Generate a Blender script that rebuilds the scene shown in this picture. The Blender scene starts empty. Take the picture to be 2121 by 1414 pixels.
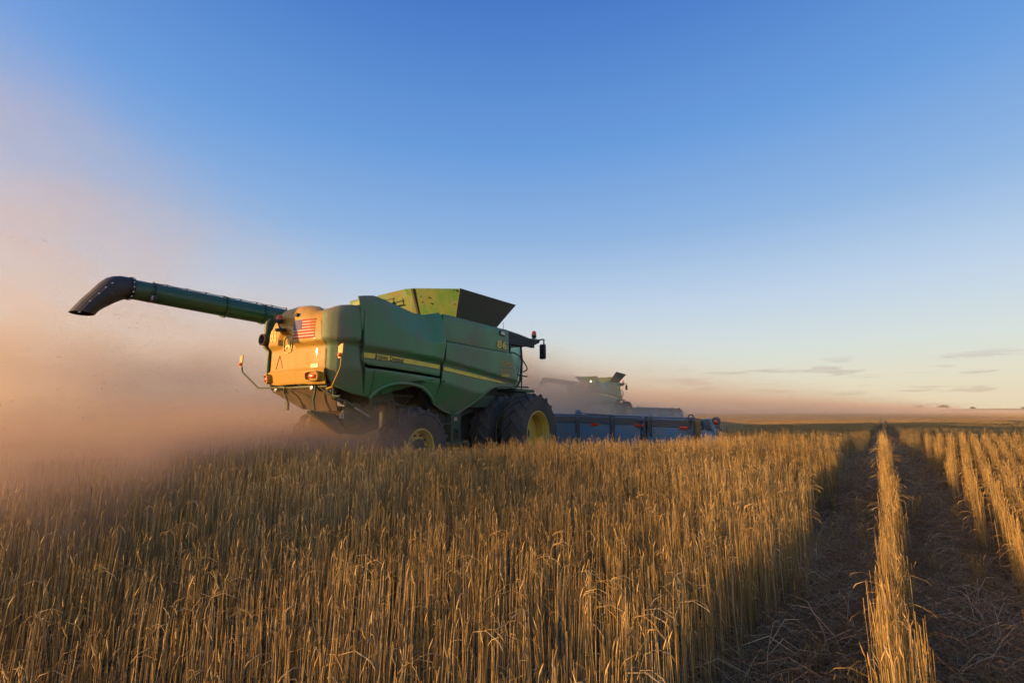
import bpy, bmesh, math, random
import numpy as np
from mathutils import Vector, Matrix
random.seed(7)
rng = np.random.default_rng(7)
sc = bpy.context.scene
R_ = math.radians

# ---------------------------------------------------------------- camera
F_PX, W_PX, H_PX = 943.0, 2121.0, 1414.0
PITCH = math.atan(143.0 / 943.0)
cam = bpy.data.cameras.new('camera')
cam.sensor_width = 36.0
cam.lens = 36.0 * F_PX / W_PX
cam.clip_start = 0.05
cam.clip_end = 20000
co = bpy.data.objects.new('camera', cam)
sc.collection.objects.link(co)
co.location = (0, 0, 1.5)
co.rotation_euler = (math.pi / 2 + PITCH, 0, 0)
sc.camera = co

# ---------------------------------------------------------------- sun, sky, exposure
SUN_EL = R_(6.8)
SV = Vector((-0.971, -0.241, 0)).normalized()          # horizontal direction towards the sun
SDIR = Vector((SV.x * math.cos(SUN_EL), SV.y * math.cos(SUN_EL), math.sin(SUN_EL)))
sun = bpy.data.lights.new('sun', 'SUN')
sun.energy = 5.0
sun.angle = R_(0.6)
sun.color = (1.0, 0.55, 0.19)
so = bpy.data.objects.new('sun', sun)
sc.collection.objects.link(so)
so.rotation_euler = SDIR.to_track_quat('Z', 'Y').to_euler()

world = bpy.data.worlds.new('World')
sc.world = world
world.use_nodes = True
wn = world.node_tree
for n in list(wn.nodes):
    wn.nodes.remove(n)


def nn(nt, typ, **kw):
    n = nt.nodes.new(typ)
    for k, v in kw.items():
        if k.startswith('i_'):
            n.inputs[k[2:].replace('_', ' ')].default_value = v
        else:
            setattr(n, k, v)
    return n


def mth(nt, op, a, b=None, c=None, clamp=False):
    n = nt.nodes.new('ShaderNodeMath')
    n.operation = op
    n.use_clamp = clamp
    for i, v in enumerate((a, b, c)):
        if v is None:
            continue
        if isinstance(v, (int, float)):
            n.inputs[i].default_value = v
        else:
            nt.links.new(v, n.inputs[i])
    return n.outputs[0]


def mixc(nt, fac, a, b, mode='MIX'):
    n = nt.nodes.new('ShaderNodeMix')
    n.data_type = 'RGBA'
    n.blend_type = mode
    for idx, v in ((0, fac), (6, a), (7, b)):
        if isinstance(v, (int, float)):
            n.inputs[idx].default_value = v
        elif isinstance(v, tuple):
            n.inputs[idx].default_value = (*v, 1) if len(v) == 3 else v
        else:
            nt.links.new(v, n.inputs[idx])
    return n.outputs[2]


def ramp(nt, x, stops, interp='LINEAR'):
    n = nt.nodes.new('ShaderNodeValToRGB')
    cr = n.color_ramp
    cr.interpolation = interp
    while len(cr.elements) < len(stops):
        cr.elements.new(0.5)
    for e, (p, c) in zip(cr.elements, stops):
        e.position = p
        e.color = (*c, 1) if isinstance(c, tuple) else (c, c, c, 1)
    nt.links.new(x, n.inputs[0])
    return n.outputs[0]


SKY_K = 0.71 / 0.15                         # the sky node's own scale at background strength 0.15
sky = wn.nodes.new('ShaderNodeTexSky')
sky.sky_type = 'NISHITA'
sky.sun_disc = False
sky.sun_elevation = SUN_EL
sky.sun_rotation = math.atan2(SV.x, SV.y)
sky.altitude = 300
sky.air_density = 1.3
sky.dust_density = 1.2
sky.ozone_density = 3.0
tc = wn.nodes.new('ShaderNodeTexCoord')
sep = wn.nodes.new('ShaderNodeSeparateXYZ')
wn.links.new(tc.outputs['Generated'], sep.inputs[0])
dx, dy, dz = sep.outputs
# small clouds low over the horizon, stretched flat by distance
az = mth(wn, 'ARCTAN2', dx, dy)
comb = wn.nodes.new('ShaderNodeCombineXYZ')
wn.links.new(mth(wn, 'MULTIPLY', az, 9.0), comb.inputs[0])
wn.links.new(mth(wn, 'MULTIPLY', dz, 75.0), comb.inputs[1])
cn = nn(wn, 'ShaderNodeTexNoise', i_Scale=1.0, i_Detail=6.0, i_Roughness=0.55)
wn.links.new(comb.outputs[0], cn.inputs['Vector'])
cmask = ramp(wn, cn.outputs[0], [(0.55, 0.0), (0.63, 1.0)])
band = ramp(wn, dz, [(0.0, 0.0), (0.012, 0.7), (0.05, 1.0), (0.08, 1.0), (0.098, 0.0)])
cm = mth(wn, 'MULTIPLY', cmask, band)
mr = wn.nodes.new('ShaderNodeMapRange')
mr.inputs['From Min'].default_value = 0.15
mr.inputs['From Max'].default_value = 0.40
wn.links.new(az, mr.inputs['Value'])
cm = mth(wn, 'MULTIPLY', cm, mth(wn, 'MULTIPLY', mr.outputs[0], 0.85))
skyn = mixc(wn, 1.0, sky.outputs[0], (1.0, 1.0, 1.0), 'MULTIPLY')


def lin(r, g, b_):
    f = lambda c: (c / 255 / 12.92) if c / 255 <= 0.04045 else ((c / 255 + 0.055) / 1.055) ** 2.4
    return (f(r), f(g), f(b_))


# the clear evening air of the photograph: deep blue overhead, cream at the horizon
airc = ramp(wn, dz, [(0.0, lin(231, 211, 176)), (0.06, lin(223, 216, 196)), (0.12, lin(212, 218, 214)),
                     (0.22, lin(190, 207, 227)), (0.36, lin(143, 178, 221)), (0.52, lin(104, 154, 218)),
                     (0.72, lin(67, 118, 198)), (1.0, lin(52, 96, 175))])
airc = mixc(wn, 1.0, airc, (SKY_K, SKY_K, SKY_K), 'MULTIPLY')
skyc = mixc(wn, 0.9, skyn, airc)
gd = wn.nodes.new('ShaderNodeVectorMath')
gd.operation = 'DOT_PRODUCT'
wn.links.new(tc.outputs['Generated'], gd.inputs[0])
gd.inputs[1].default_value = tuple(SDIR)
glow = mth(wn, 'POWER', mth(wn, 'MAXIMUM', gd.outputs['Value'], 0.0), 7.0)
glowc = mixc(wn, 1.0, (0.95 / 0.15, 0.52 / 0.15, 0.20 / 0.15, 1.0), glow, 'MULTIPLY')
skyc = mixc(wn, 1.0, skyc, glowc, 'ADD')
cloudc = mixc(wn, 1.0, skyc, (0.82, 0.75, 0.79), 'MULTIPLY')
cl = mixc(wn, cm, skyc, cloudc)
bg = wn.nodes.new('ShaderNodeBackground')
bg.inputs['Strength'].default_value = 0.15
wn.links.new(cl, bg.inputs['Color'])
wo = wn.nodes.new('ShaderNodeOutputWorld')
wn.links.new(bg.outputs[0], wo.inputs[0])

vs = sc.view_settings
vs.view_transform = 'Standard'
vs.look = 'None'
vs.gamma = 1.0
vs.exposure = 0.60
cy = sc.cycles
cy.max_bounces = 6
cy.diffuse_bounces = 2
cy.glossy_bounces = 2
cy.transmission_bounces = 3
cy.volume_bounces = 1
cy.transparent_max_bounces = 6
cy.volume_step_rate = 1.0
cy.volume_max_steps = 160
cy.use_adaptive_sampling = True
cy.adaptive_threshold = 0.03
cy.use_denoising = True
cy.caustics_reflective = False
cy.caustics_refractive = False


# ---------------------------------------------------------------- helpers
def tag(o, label=None, cat=None, group=None, kind=None):
    for k, v in (('label', label), ('category', cat), ('group', group), ('kind', kind)):
        if v:
            o[k] = v
    return o


def link(o, parent=None):
    sc.collection.objects.link(o)
    if parent is not None:
        o.parent = parent
    return o


class MB:
    """collects shapes in machine coordinates (x forward, y right, z up)"""

    def __init__(self, flip=True):
        self.v = []
        self.f = []
        self.flip = flip

    def add(self, vs, fs):
        n = len(self.v)
        self.v += [tuple(p) for p in vs]
        self.f += [tuple(i + n for i in f) for f in fs]

    def box(self, c, s, rx=0, ry=0, rz=0, bev=0.0):
        m = Matrix.Rotation(rz, 3, 'Z') @ Matrix.Rotation(ry, 3, 'Y') @ Matrix.Rotation(rx, 3, 'X')
        bm = bmesh.new()
        bmesh.ops.create_cube(bm, size=1)
        for v in bm.verts:
            v.co = Vector((v.co.x * s[0], v.co.y * s[1], v.co.z * s[2]))
        if bev > 0:
            bmesh.ops.bevel(bm, geom=bm.edges[:] + bm.verts[:], offset=bev, segments=2, affect='EDGES', profile=0.6)
        bm.verts.index_update()
        self.add([m @ v.co + Vector(c) for v in bm.verts], [[v.index for v in f.verts] for f in bm.faces])
        bm.free()
        return self

    def tube(self, path, r, n=10, cap=True):
        P = [Vector(p) for p in path]
        rr = r if isinstance(r, (list, tuple)) else [r] * len(P)
        rings = []
        up = None
        for i, p in enumerate(P):
            if i == 0:
                t = P[1] - P[0]
            elif i == len(P) - 1:
                t = P[-1] - P[-2]
            else:
                t = (P[i + 1] - P[i]).normalized() + (P[i] - P[i - 1]).normalized()
            t.normalize()
            if up is None:
                up = Vector((0, 0, 1)) if abs(t.z) < 0.9 else Vector((1, 0, 0))
            a = t.cross(up)
            a.normalize()
            b = a.cross(t)
            b.normalize()
            up = b
            rings.append([p + (a * math.cos(2 * math.pi * k / n) + b * math.sin(2 * math.pi * k / n)) * rr[i] for k in range(n)])
        vs = [q for ring in rings for q in ring]
        fs = []
        for i in range(len(P) - 1):
            for k in range(n):
                k2 = (k + 1) % n
                fs.append((i * n + k, (i + 1) * n + k, (i + 1) * n + k2, i * n + k2))
        if cap:
            fs.append(tuple(range(n)))
            fs.append(tuple(reversed([(len(P) - 1) * n + k for k in range(n)])))
        self.add(vs, fs)
        return self

    def lathe(self, prof, c, axis='y', n=40, close=False):
        """prof: (radius, along) pairs turned round an axis through c"""
        vs = []
        for r, a in prof:
            for k in range(n):
                t = 2 * math.pi * k / n
                if axis == 'y':
                    vs.append((c[0] + r * math.cos(t), c[1] + a, c[2] + r * math.sin(t)))
                elif axis == 'z':
                    vs.append((c[0] + r * math.cos(t), c[1] + r * math.sin(t), c[2] + a))
                else:
                    vs.append((c[0] + a, c[1] + r * math.cos(t), c[2] + r * math.sin(t)))
        fs = []
        m = len(prof)
        for i in range(m if close else m - 1):
            j = (i + 1) % m
            for k in range(n):
                k2 = (k + 1) % n
                fs.append((i * n + k, j * n + k, j * n + k2, i * n + k2))
        self.add(vs, fs)
        return self

    def prism(self, poly, y0, y1, plane='xz'):
        """polygon given in two axes, extruded along the third"""
        n = len(poly)
        def q(p, d):
            return {'xz': (p[0], d, p[1]), 'yz': (d, p[0], p[1]), 'xy': (p[0], p[1], d)}[plane]
        vs = [q(p, y0) for p in poly] + [q(p, y1) for p in poly]
        fs = [tuple(range(n)), tuple(reversed(range(n, 2 * n)))]
        for i in range(n):
            j = (i + 1) % n
            fs.append((i, i + n, j + n, j))
        self.add(vs, fs)
        return self

    def plate(self, quad, th):
        """a thick plate through the points of quad"""
        q = [Vector(p) for p in quad]
        nrm = (q[1] - q[0]).cross(q[2] - q[0]).normalized() * th
        n = len(q)
        vs = q + [p + nrm for p in q]
        fs = [tuple(range(n)), tuple(reversed(range(n, 2 * n)))]
        for i in range(n):
            j = (i + 1) % n
            fs.append((i, i + n, j + n, j))
        self.add(vs, fs)
        return self

    def build(self, name, mat, parent=None, smooth=35, loc=None):
        me = bpy.data.meshes.new(name)
        s = -1 if self.flip else 1
        me.from_pydata([(p[0], s * p[1], p[2]) for p in self.v], [], self.f)
        me.materials.append(mat)
        bm = bmesh.new()
        bm.from_mesh(me)
        bmesh.ops.recalc_face_normals(bm, faces=bm.faces[:])
        bm.to_mesh(me)
        bm.free()
        if smooth:
            me.polygons.foreach_set('use_smooth', [True] * len(me.polygons))
            me.set_sharp_from_angle(angle=R_(smooth))
        me.update()
        o = bpy.data.objects.new(name, me)
        link(o, parent)
        if loc:
            o.location = loc
        return o


def mat(name, color, rough=0.5, metal=0.0, spec=0.5, emis=None, coat=0.0, alpha=None, trans=0.0):
    m = bpy.data.materials.new(name)
    m.use_nodes = True
    b = m.node_tree.nodes['Principled BSDF']
    b.inputs['Base Color'].default_value = (*color, 1)
    b.inputs['Roughness'].default_value = rough
    b.inputs['Metallic'].default_value = metal
    b.inputs['Specular IOR Level'].default_value = spec
    b.inputs['Coat Weight'].default_value = coat
    b.inputs['Transmission Weight'].default_value = trans
    if emis:
        b.inputs['Emission Color'].default_value = (*emis[0], 1)
        b.inputs['Emission Strength'].default_value = emis[1]
    return m


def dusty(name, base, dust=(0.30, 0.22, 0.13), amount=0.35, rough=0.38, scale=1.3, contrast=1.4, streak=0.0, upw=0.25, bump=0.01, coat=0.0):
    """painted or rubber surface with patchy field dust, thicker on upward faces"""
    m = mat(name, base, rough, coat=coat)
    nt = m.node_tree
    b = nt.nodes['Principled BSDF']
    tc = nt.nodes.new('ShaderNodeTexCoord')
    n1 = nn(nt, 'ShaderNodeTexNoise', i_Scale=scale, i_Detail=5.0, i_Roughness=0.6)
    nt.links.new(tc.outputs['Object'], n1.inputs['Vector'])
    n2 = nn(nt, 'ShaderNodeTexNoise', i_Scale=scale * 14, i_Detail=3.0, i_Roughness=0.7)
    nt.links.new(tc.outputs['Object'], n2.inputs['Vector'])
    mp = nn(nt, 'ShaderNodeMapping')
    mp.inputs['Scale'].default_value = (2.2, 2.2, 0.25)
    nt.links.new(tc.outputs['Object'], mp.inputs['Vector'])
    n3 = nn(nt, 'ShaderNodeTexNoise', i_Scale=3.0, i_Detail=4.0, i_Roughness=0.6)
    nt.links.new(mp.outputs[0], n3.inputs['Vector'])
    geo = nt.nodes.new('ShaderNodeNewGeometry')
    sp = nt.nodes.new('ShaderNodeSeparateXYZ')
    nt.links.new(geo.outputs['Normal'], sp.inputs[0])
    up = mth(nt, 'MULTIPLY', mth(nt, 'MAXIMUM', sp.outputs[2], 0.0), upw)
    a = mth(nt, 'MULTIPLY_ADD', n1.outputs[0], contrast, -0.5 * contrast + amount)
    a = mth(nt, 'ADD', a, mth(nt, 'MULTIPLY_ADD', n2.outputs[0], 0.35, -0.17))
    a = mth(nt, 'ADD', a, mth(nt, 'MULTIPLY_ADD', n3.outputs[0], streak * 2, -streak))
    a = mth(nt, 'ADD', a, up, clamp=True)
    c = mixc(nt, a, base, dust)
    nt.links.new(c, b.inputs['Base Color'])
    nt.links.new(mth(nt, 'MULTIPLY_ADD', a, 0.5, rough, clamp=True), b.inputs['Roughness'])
    if bump:
        bp = nn(nt, 'ShaderNodeBump', i_Strength=0.25, i_Distance=bump)
        nt.links.new(n2.outputs[0], bp.inputs['Height'])
        nt.links.new(bp.outputs[0], b.inputs['Normal'])
    return m


# ---------------------------------------------------------------- ground
ROW_YAW = R_(38.82)                      # direction of the drill rows, from +Y towards +X
RU = Vector((math.cos(ROW_YAW), -math.sin(ROW_YAW)))   # across the rows, to the right
RV = Vector((math.sin(ROW_YAW), math.cos(ROW_YAW)))    # along the rows
RP0 = np.array([-1.3, 6.9])
RN = np.array([-0.39, 0.92])


def ground_z(x, y):
    x = np.asarray(x, float)
    y = np.asarray(y, float)
    d = (x - RP0[0]) * RN[0] + (y - RP0[1]) * RN[1]
    s = np.where(d < 0, 2.6, 1.15)
    z = 0.36 * np.exp(-(d / s) ** 2)
    z = z + 0.02 * np.sin(x * 0.9 + 1) * np.sin(y * 0.7)
    r = np.hypot(x, y)
    z = z + 0.25 * np.sin(x * 0.02 + 0.5) * np.sin(y * 0.017 + 1) * np.clip((r - 25) / 60, 0, 1)
    az_ = np.arctan2(x, np.maximum(y, 0.01))
    def ss(q, a, b):
        t = np.clip((q - a) / (b - a), 0, 1)
        return t * t * (3 - 2 * t)
    z = z - 0.62 * ss(d, 0.4, 4.5) * ss(az_, 0.34, 0.50) * (1 - ss(r, 60, 170))
    far = np.clip((r - 350) / 900, 0, 1)
    z = z + far * far * (3 - 2 * far) * (2.5 + 4.5 * np.clip((x / np.maximum(r, 1)) - 0.2, 0, 1))
    return z


def mat_soil():
    m = mat('soil', (0.09, 0.055, 0.03), 0.95, spec=0.1)
    nt = m.node_tree
    b = nt.nodes['Principled BSDF']
    geo = nt.nodes.new('ShaderNodeNewGeometry')
    n1 = nn(nt, 'ShaderNodeTexNoise', i_Scale=9.0, i_Detail=6.0, i_Roughness=0.7)
    nt.links.new(geo.outputs['Position'], n1.inputs['Vector'])
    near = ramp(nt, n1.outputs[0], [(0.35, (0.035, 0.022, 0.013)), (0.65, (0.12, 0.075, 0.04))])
    mp = nn(nt, 'ShaderNodeMapping')
    mp.inputs['Rotation'].default_value = (0, 0, ROW_YAW)
    mp.inputs['Scale'].default_value = (1.0, 0.12, 1.0)
    nt.links.new(geo.outputs['Position'], mp.inputs['Vector'])
    n2 = nn(nt, 'ShaderNodeTexNoise', i_Scale=0.16, i_Detail=6.0, i_Roughness=0.65)
    nt.links.new(mp.outputs[0], n2.inputs['Vector'])
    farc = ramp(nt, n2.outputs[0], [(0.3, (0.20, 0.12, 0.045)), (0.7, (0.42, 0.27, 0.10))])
    ln = nt.nodes.new('ShaderNodeVectorMath')
    ln.operation = 'LENGTH'
    nt.links.new(geo.outputs['Position'], ln.inputs[0])
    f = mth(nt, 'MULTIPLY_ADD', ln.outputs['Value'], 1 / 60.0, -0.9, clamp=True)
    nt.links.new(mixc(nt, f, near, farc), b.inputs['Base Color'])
    bp = nn(nt, 'ShaderNodeBump', i_Strength=0.6, i_Distance=0.03)
    nt.links.new(n1.outputs[0], bp.inputs['Height'])
    nt.links.new(bp.outputs[0], b.inputs['Normal'])
    return m


def build_ground():
    def ax(mx):
        a = list(np.arange(-20, 20.01, 0.4))
        s = 0.5
        x = 20.0
        while x < mx:
            s *= 1.13
            x += s
            a.append(x)
            a.insert(0, -x)
        return np.array(a)
    X = ax(6000)
    Y = ax(6000)
    gx, gy = np.meshgrid(X, Y)
    gz = ground_z(gx, gy)
    nx, ny = len(X), len(Y)
    vs = np.stack([gx.ravel(), gy.ravel(), gz.ravel()], 1)
    i = np.arange(nx - 1)[None, :] + (np.arange(ny - 1) * nx)[:, None]
    fs = np.stack([i, i + 1, i + nx + 1, i + nx], -1).reshape(-1, 4)
    me = bpy.data.meshes.new('ground')
    me.from_pydata(vs.tolist(), [], fs.tolist())
    me.polygons.foreach_set('use_smooth', [True] * len(me.polygons))
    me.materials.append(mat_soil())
    o = link(bpy.data.objects.new('ground', me))
    tag(o, kind='structure')


build_ground()


# ---------------------------------------------------------------- stubble
def mat_straw(name, c0, c1, c2, rough=0.55, transl=0.25):
    m = mat(name, c1, rough, spec=0.35)
    nt = m.node_tree
    b = nt.nodes['Principled BSDF']
    at = nn(nt, 'ShaderNodeAttribute', attribute_name='tint')
    oi = nt.nodes.new('ShaderNodeObjectInfo')
    geo = nt.nodes.new('ShaderNodeNewGeometry')
    nz = nn(nt, 'ShaderNodeTexNoise', i_Scale=0.55, i_Detail=3.0)
    nt.links.new(geo.outputs['Position'], nz.inputs['Vector'])
    t = mth(nt, 'MULTIPLY_ADD', nz.outputs[0], 0.9, mth(nt, 'MULTIPLY_ADD', at.outputs['Fac'], 0.9, -0.42))
    c = ramp(nt, t, [(0.0, c0), (0.5, c1), (1.0, c2)])
    nt.links.new(c, b.inputs['Base Color'])
    tr = nt.nodes.new('ShaderNodeBsdfTranslucent')
    nt.links.new(c, tr.inputs['Color'])
    mx = nt.nodes.new('ShaderNodeMixShader')
    mx.inputs[0].default_value = transl
    nt.links.new(b.outputs[0], mx.inputs[1])
    nt.links.new(tr.outputs[0], mx.inputs[2])
    nt.links.new(mx.outputs[0], nt.nodes['Material Output'].inputs[0])
    return m


M_STRAW = mat_straw('straw', (0.28, 0.175, 0.052), (0.54, 0.355, 0.11), (0.80, 0.60, 0.28))
M_LITTER = mat_straw('straw_litter', (0.26, 0.135, 0.05), (0.50, 0.29, 0.12), (0.80, 0.56, 0.31), transl=0.15)


def stalk_mesh(name, stalks, material, sides=3):
    """stalks: list of (points, radii, tint); builds one mesh with a tint attribute"""
    V, Fc, T = [], [], []
    for pts, rad, tint in stalks:
        n0 = len(V)
        m = len(pts)
        a0 = random.random() * 6.28
        for i, (p, r) in enumerate(zip(pts, rad)):
            if i < m - 1:
                d = (pts[i + 1][0] - p[0], pts[i + 1][1] - p[1], pts[i + 1][2] - p[2])
            else:
                d = (p[0] - pts[i - 1][0], p[1] - pts[i - 1][1], p[2] - pts[i - 1][2])
            d = Vector(d).normalized()
            u = d.cross(Vector((math.cos(a0), math.sin(a0), 0.01))).normalized()
            w = d.cross(u)
            for k in range(sides):
                t = 2 * math.pi * k / sides
                q = Vector(p) + (u * math.cos(t) + w * math.sin(t)) * r
                V.append(q[:])
                T.append(tint)
        for i in range(m - 1):
            for k in range(sides):
                k2 = (k + 1) % sides
                Fc.append((n0 + i * sides + k, n0 + i * sides + k2, n0 + (i + 1) * sides + k2, n0 + (i + 1) * sides + k))
    me = bpy.data.meshes.new(name)
    me.from_pydata(V, [], Fc)
    at = me.attributes.new('tint', 'FLOAT', 'POINT')
    at.data.foreach_set('value', T)
    me.polygons.foreach_set('use_smooth', [True] * len(me.polygons))
    me.materials.append(material)
    return me


def near_stalks(n, lx, ly, h0, h1, lean=0.06, rad=0.0017):
    out = []
    for _ in range(n):
        x = (random.random() - 0.5) * lx
        y = random.gauss(0, ly)
        h = random.uniform(h0, h1) * (1 if random.random() > 0.12 else random.uniform(0.4, 0.9))
        ang = random.random() * 6.28
        ln = abs(random.gauss(0, lean)) * h
        bx, by = math.cos(ang) * ln + 0.02 * h, math.sin(ang) * ln
        tint = random.random()
        r0 = rad * random.uniform(0.75, 1.3)
        pts, rr = [], []
        kind = random.random()
        for i, t in enumerate((0.0, 0.3, 0.6, 0.85)):
            j = 0.006 if i else 0
            pts.append((x + bx * t * t + random.uniform(-j, j), y + by * t * t + random.uniform(-j, j), h * t))
            rr.append(r0 * (1.15 - 0.35 * t))
        dx_, dy_ = math.cos(ang), math.sin(ang)
        px, py, pz = pts[-1]
        if kind < 0.17:          # tip bends over
            L = random.uniform(0.04, 0.10)
            for k, (a, dz_) in enumerate(((0.35, 0.85), (0.9, 0.25), (0.9, -0.35))):
                px += dx_ * a * L * 0.7
                py += dy_ * a * L * 0.7
                pz += dz_ * L * 0.7
                pts.append((px, py, pz))
                rr.append(r0 * (0.7 if k < 2 else 0.55))
            if random.random() < 0.5:   # bare spike left by stripping
                rr[-1] = r0 * 1.7
                pts.append((px + dx_ * 0.02, py + dy_ * 0.02, pz - 0.025))
                rr.append(r0 * 0.5)
        else:
            pts.append((px + bx * 0.3, py + by * 0.3, pz + h * random.uniform(0.1, 0.2)))
            rr.append(r0 * 0.6)
            if kind > 0.86:
                q = pts[-1]
                for s_, rm in ((0.012, 1.9), (0.03, 1.6), (0.045, 0.4)):
                    pts.append((q[0] + dx_ * s_ * 0.4, q[1] + dy_ * s_ * 0.4, q[2] + s_))
                    rr.append(r0 * rm)
        out.append((pts, rr, tint))
        # dry leaf hanging off the stem
        if random.random() < 0.13:
            t = random.uniform(0.35, 0.8)
            lx_, ly_, lz_ = x + bx * t * t, y + by * t * t, h * t
            a2 = random.random() * 6.28
            L = random.uniform(0.05, 0.14)
            lp, lr = [], []
            for k in range(4):
                s_ = k / 3
                lp.append((lx_ + math.cos(a2) * L * s_, ly_ + math.sin(a2) * L * s_, lz_ + L * (0.7 * s_ - 1.1 * s_ * s_)))
                lr.append(r0 * (1.5, 1.9, 1.3, 0.3)[k])
            out.append((lp, lr, min(1, tint + 0.25)))
    return out


def far_stalks(n, lx, ly, h0, h1, rad):
    out = []
    for _ in range(n):
        x = (random.random() - 0.5) * lx
        y = (random.random() - 0.5) * ly
        h = random.uniform(h0, h1)
        a = random.random() * 6.28
        b = abs(random.gauss(0, 0.10)) * h
        r0 = rad * random.uniform(0.7, 1.3)
        pts = [(x, y, 0), (x + math.cos(a) * b * .4, y + math.sin(a) * b * .4, h * .6), (x + math.cos(a) * b, y + math.sin(a) * b, h)]
        out.append((pts, [r0, r0, r0 * .6], random.random()))
    return out


def hidden(me):
    return bpy.data.objects.new(me.name, me)      # a source for the field, placed by the field's own nodes


def scatter(name, pos, rot, scl, var, sources, label=None, cat=None):
    n = len(pos)
    me = bpy.data.meshes.new(name)
    me.vertices.add(n)
    me.vertices.foreach_set('co', np.asarray(pos, np.float32).ravel())
    for an, dat, ty in (('rotz', rot, 'FLOAT'), ('sz', scl, 'FLOAT'), ('var', var, 'INT')):
        at = me.attributes.new(an, ty, 'POINT')
        at.data.foreach_set('value', dat)
    o = link(bpy.data.objects.new(name, me))
    ng = bpy.data.node_groups.new(name + '_nodes', 'GeometryNodeTree')
    ng.interface.new_socket('Geometry', in_out='INPUT', socket_type='NodeSocketGeometry')
    ng.interface.new_socket('Geometry', in_out='OUTPUT', socket_type='NodeSocketGeometry')
    gi = ng.nodes.new('NodeGroupInput')
    go = ng.nodes.new('NodeGroupOutput')
    jn = ng.nodes.new('GeometryNodeJoinGeometry')

    def attr(nm, ty):
        a = ng.nodes.new('GeometryNodeInputNamedAttribute')
        a.data_type = ty
        a.inputs['Name'].default_value = nm
        return a.outputs['Attribute']
    ra, sa, va = attr('rotz', 'FLOAT'), attr('sz', 'FLOAT'), attr('var', 'INT')
    cr = ng.nodes.new('ShaderNodeCombineXYZ')
    ng.links.new(ra, cr.inputs[2])
    cs = ng.nodes.new('ShaderNodeCombineXYZ')
    cs.inputs[0].default_value = 1
    cs.inputs[1].default_value = 1
    ng.links.new(sa, cs.inputs[2])
    for k, s in enumerate(sources):
        oi = ng.nodes.new('GeometryNodeObjectInfo')
        oi.inputs['Object'].default_value = s
        oi.inputs['As Instance'].default_value = True
        cmp_ = ng.nodes.new('FunctionNodeCompare')
        cmp_.data_type = 'INT'
        cmp_.operation = 'EQUAL'
        ng.links.new(va, [i for i in cmp_.inputs if i.type == 'INT'][0])
        [i for i in cmp_.inputs if i.type == 'INT'][1].default_value = k
        ip = ng.nodes.new('GeometryNodeInstanceOnPoints')
        ng.links.new(gi.outputs[0], ip.inputs['Points'])
        ng.links.new(cmp_.outputs[0], ip.inputs['Selection'])
        ng.links.new(oi.outputs['Geometry'], ip.inputs['Instance'])
        ng.links.new(cr.outputs[0], ip.inputs['Rotation'])
        ng.links.new(cs.outputs[0], ip.inputs['Scale'])
        ng.links.new(ip.outputs[0], jn.inputs[0])
    ng.links.new(jn.outputs[0], go.inputs[0])
    md = o.modifiers.new('scatter', 'NODES')
    md.node_group = ng
    tag(o, label, cat, kind='stuff')
    return o


DRILL_YAW = R_(43.9)                     # the drill rows run at a slight angle to the wheel tracks
DU = Vector((math.cos(DRILL_YAW), -math.sin(DRILL_YAW)))
DV = Vector((math.sin(DRILL_YAW), math.cos(DRILL_YAW)))
ROT_DRILL = math.pi / 2 - DRILL_YAW
ROT_ROW = math.pi / 2 - ROW_YAW          # local x runs along the row
PITCHROW = 0.19


def in_view(x, y, m=1.5):
    return (y > -1.0) & (np.abs(x) < y * 1.16 + m)


MX0, MY0, MYAW = -1.308, 12.585, R_(32.9)     # first combine, under its front axle
MF = np.array([math.sin(MYAW), math.cos(MYAW)])
MR = np.array([math.cos(MYAW), -math.sin(MYAW)])


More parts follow.
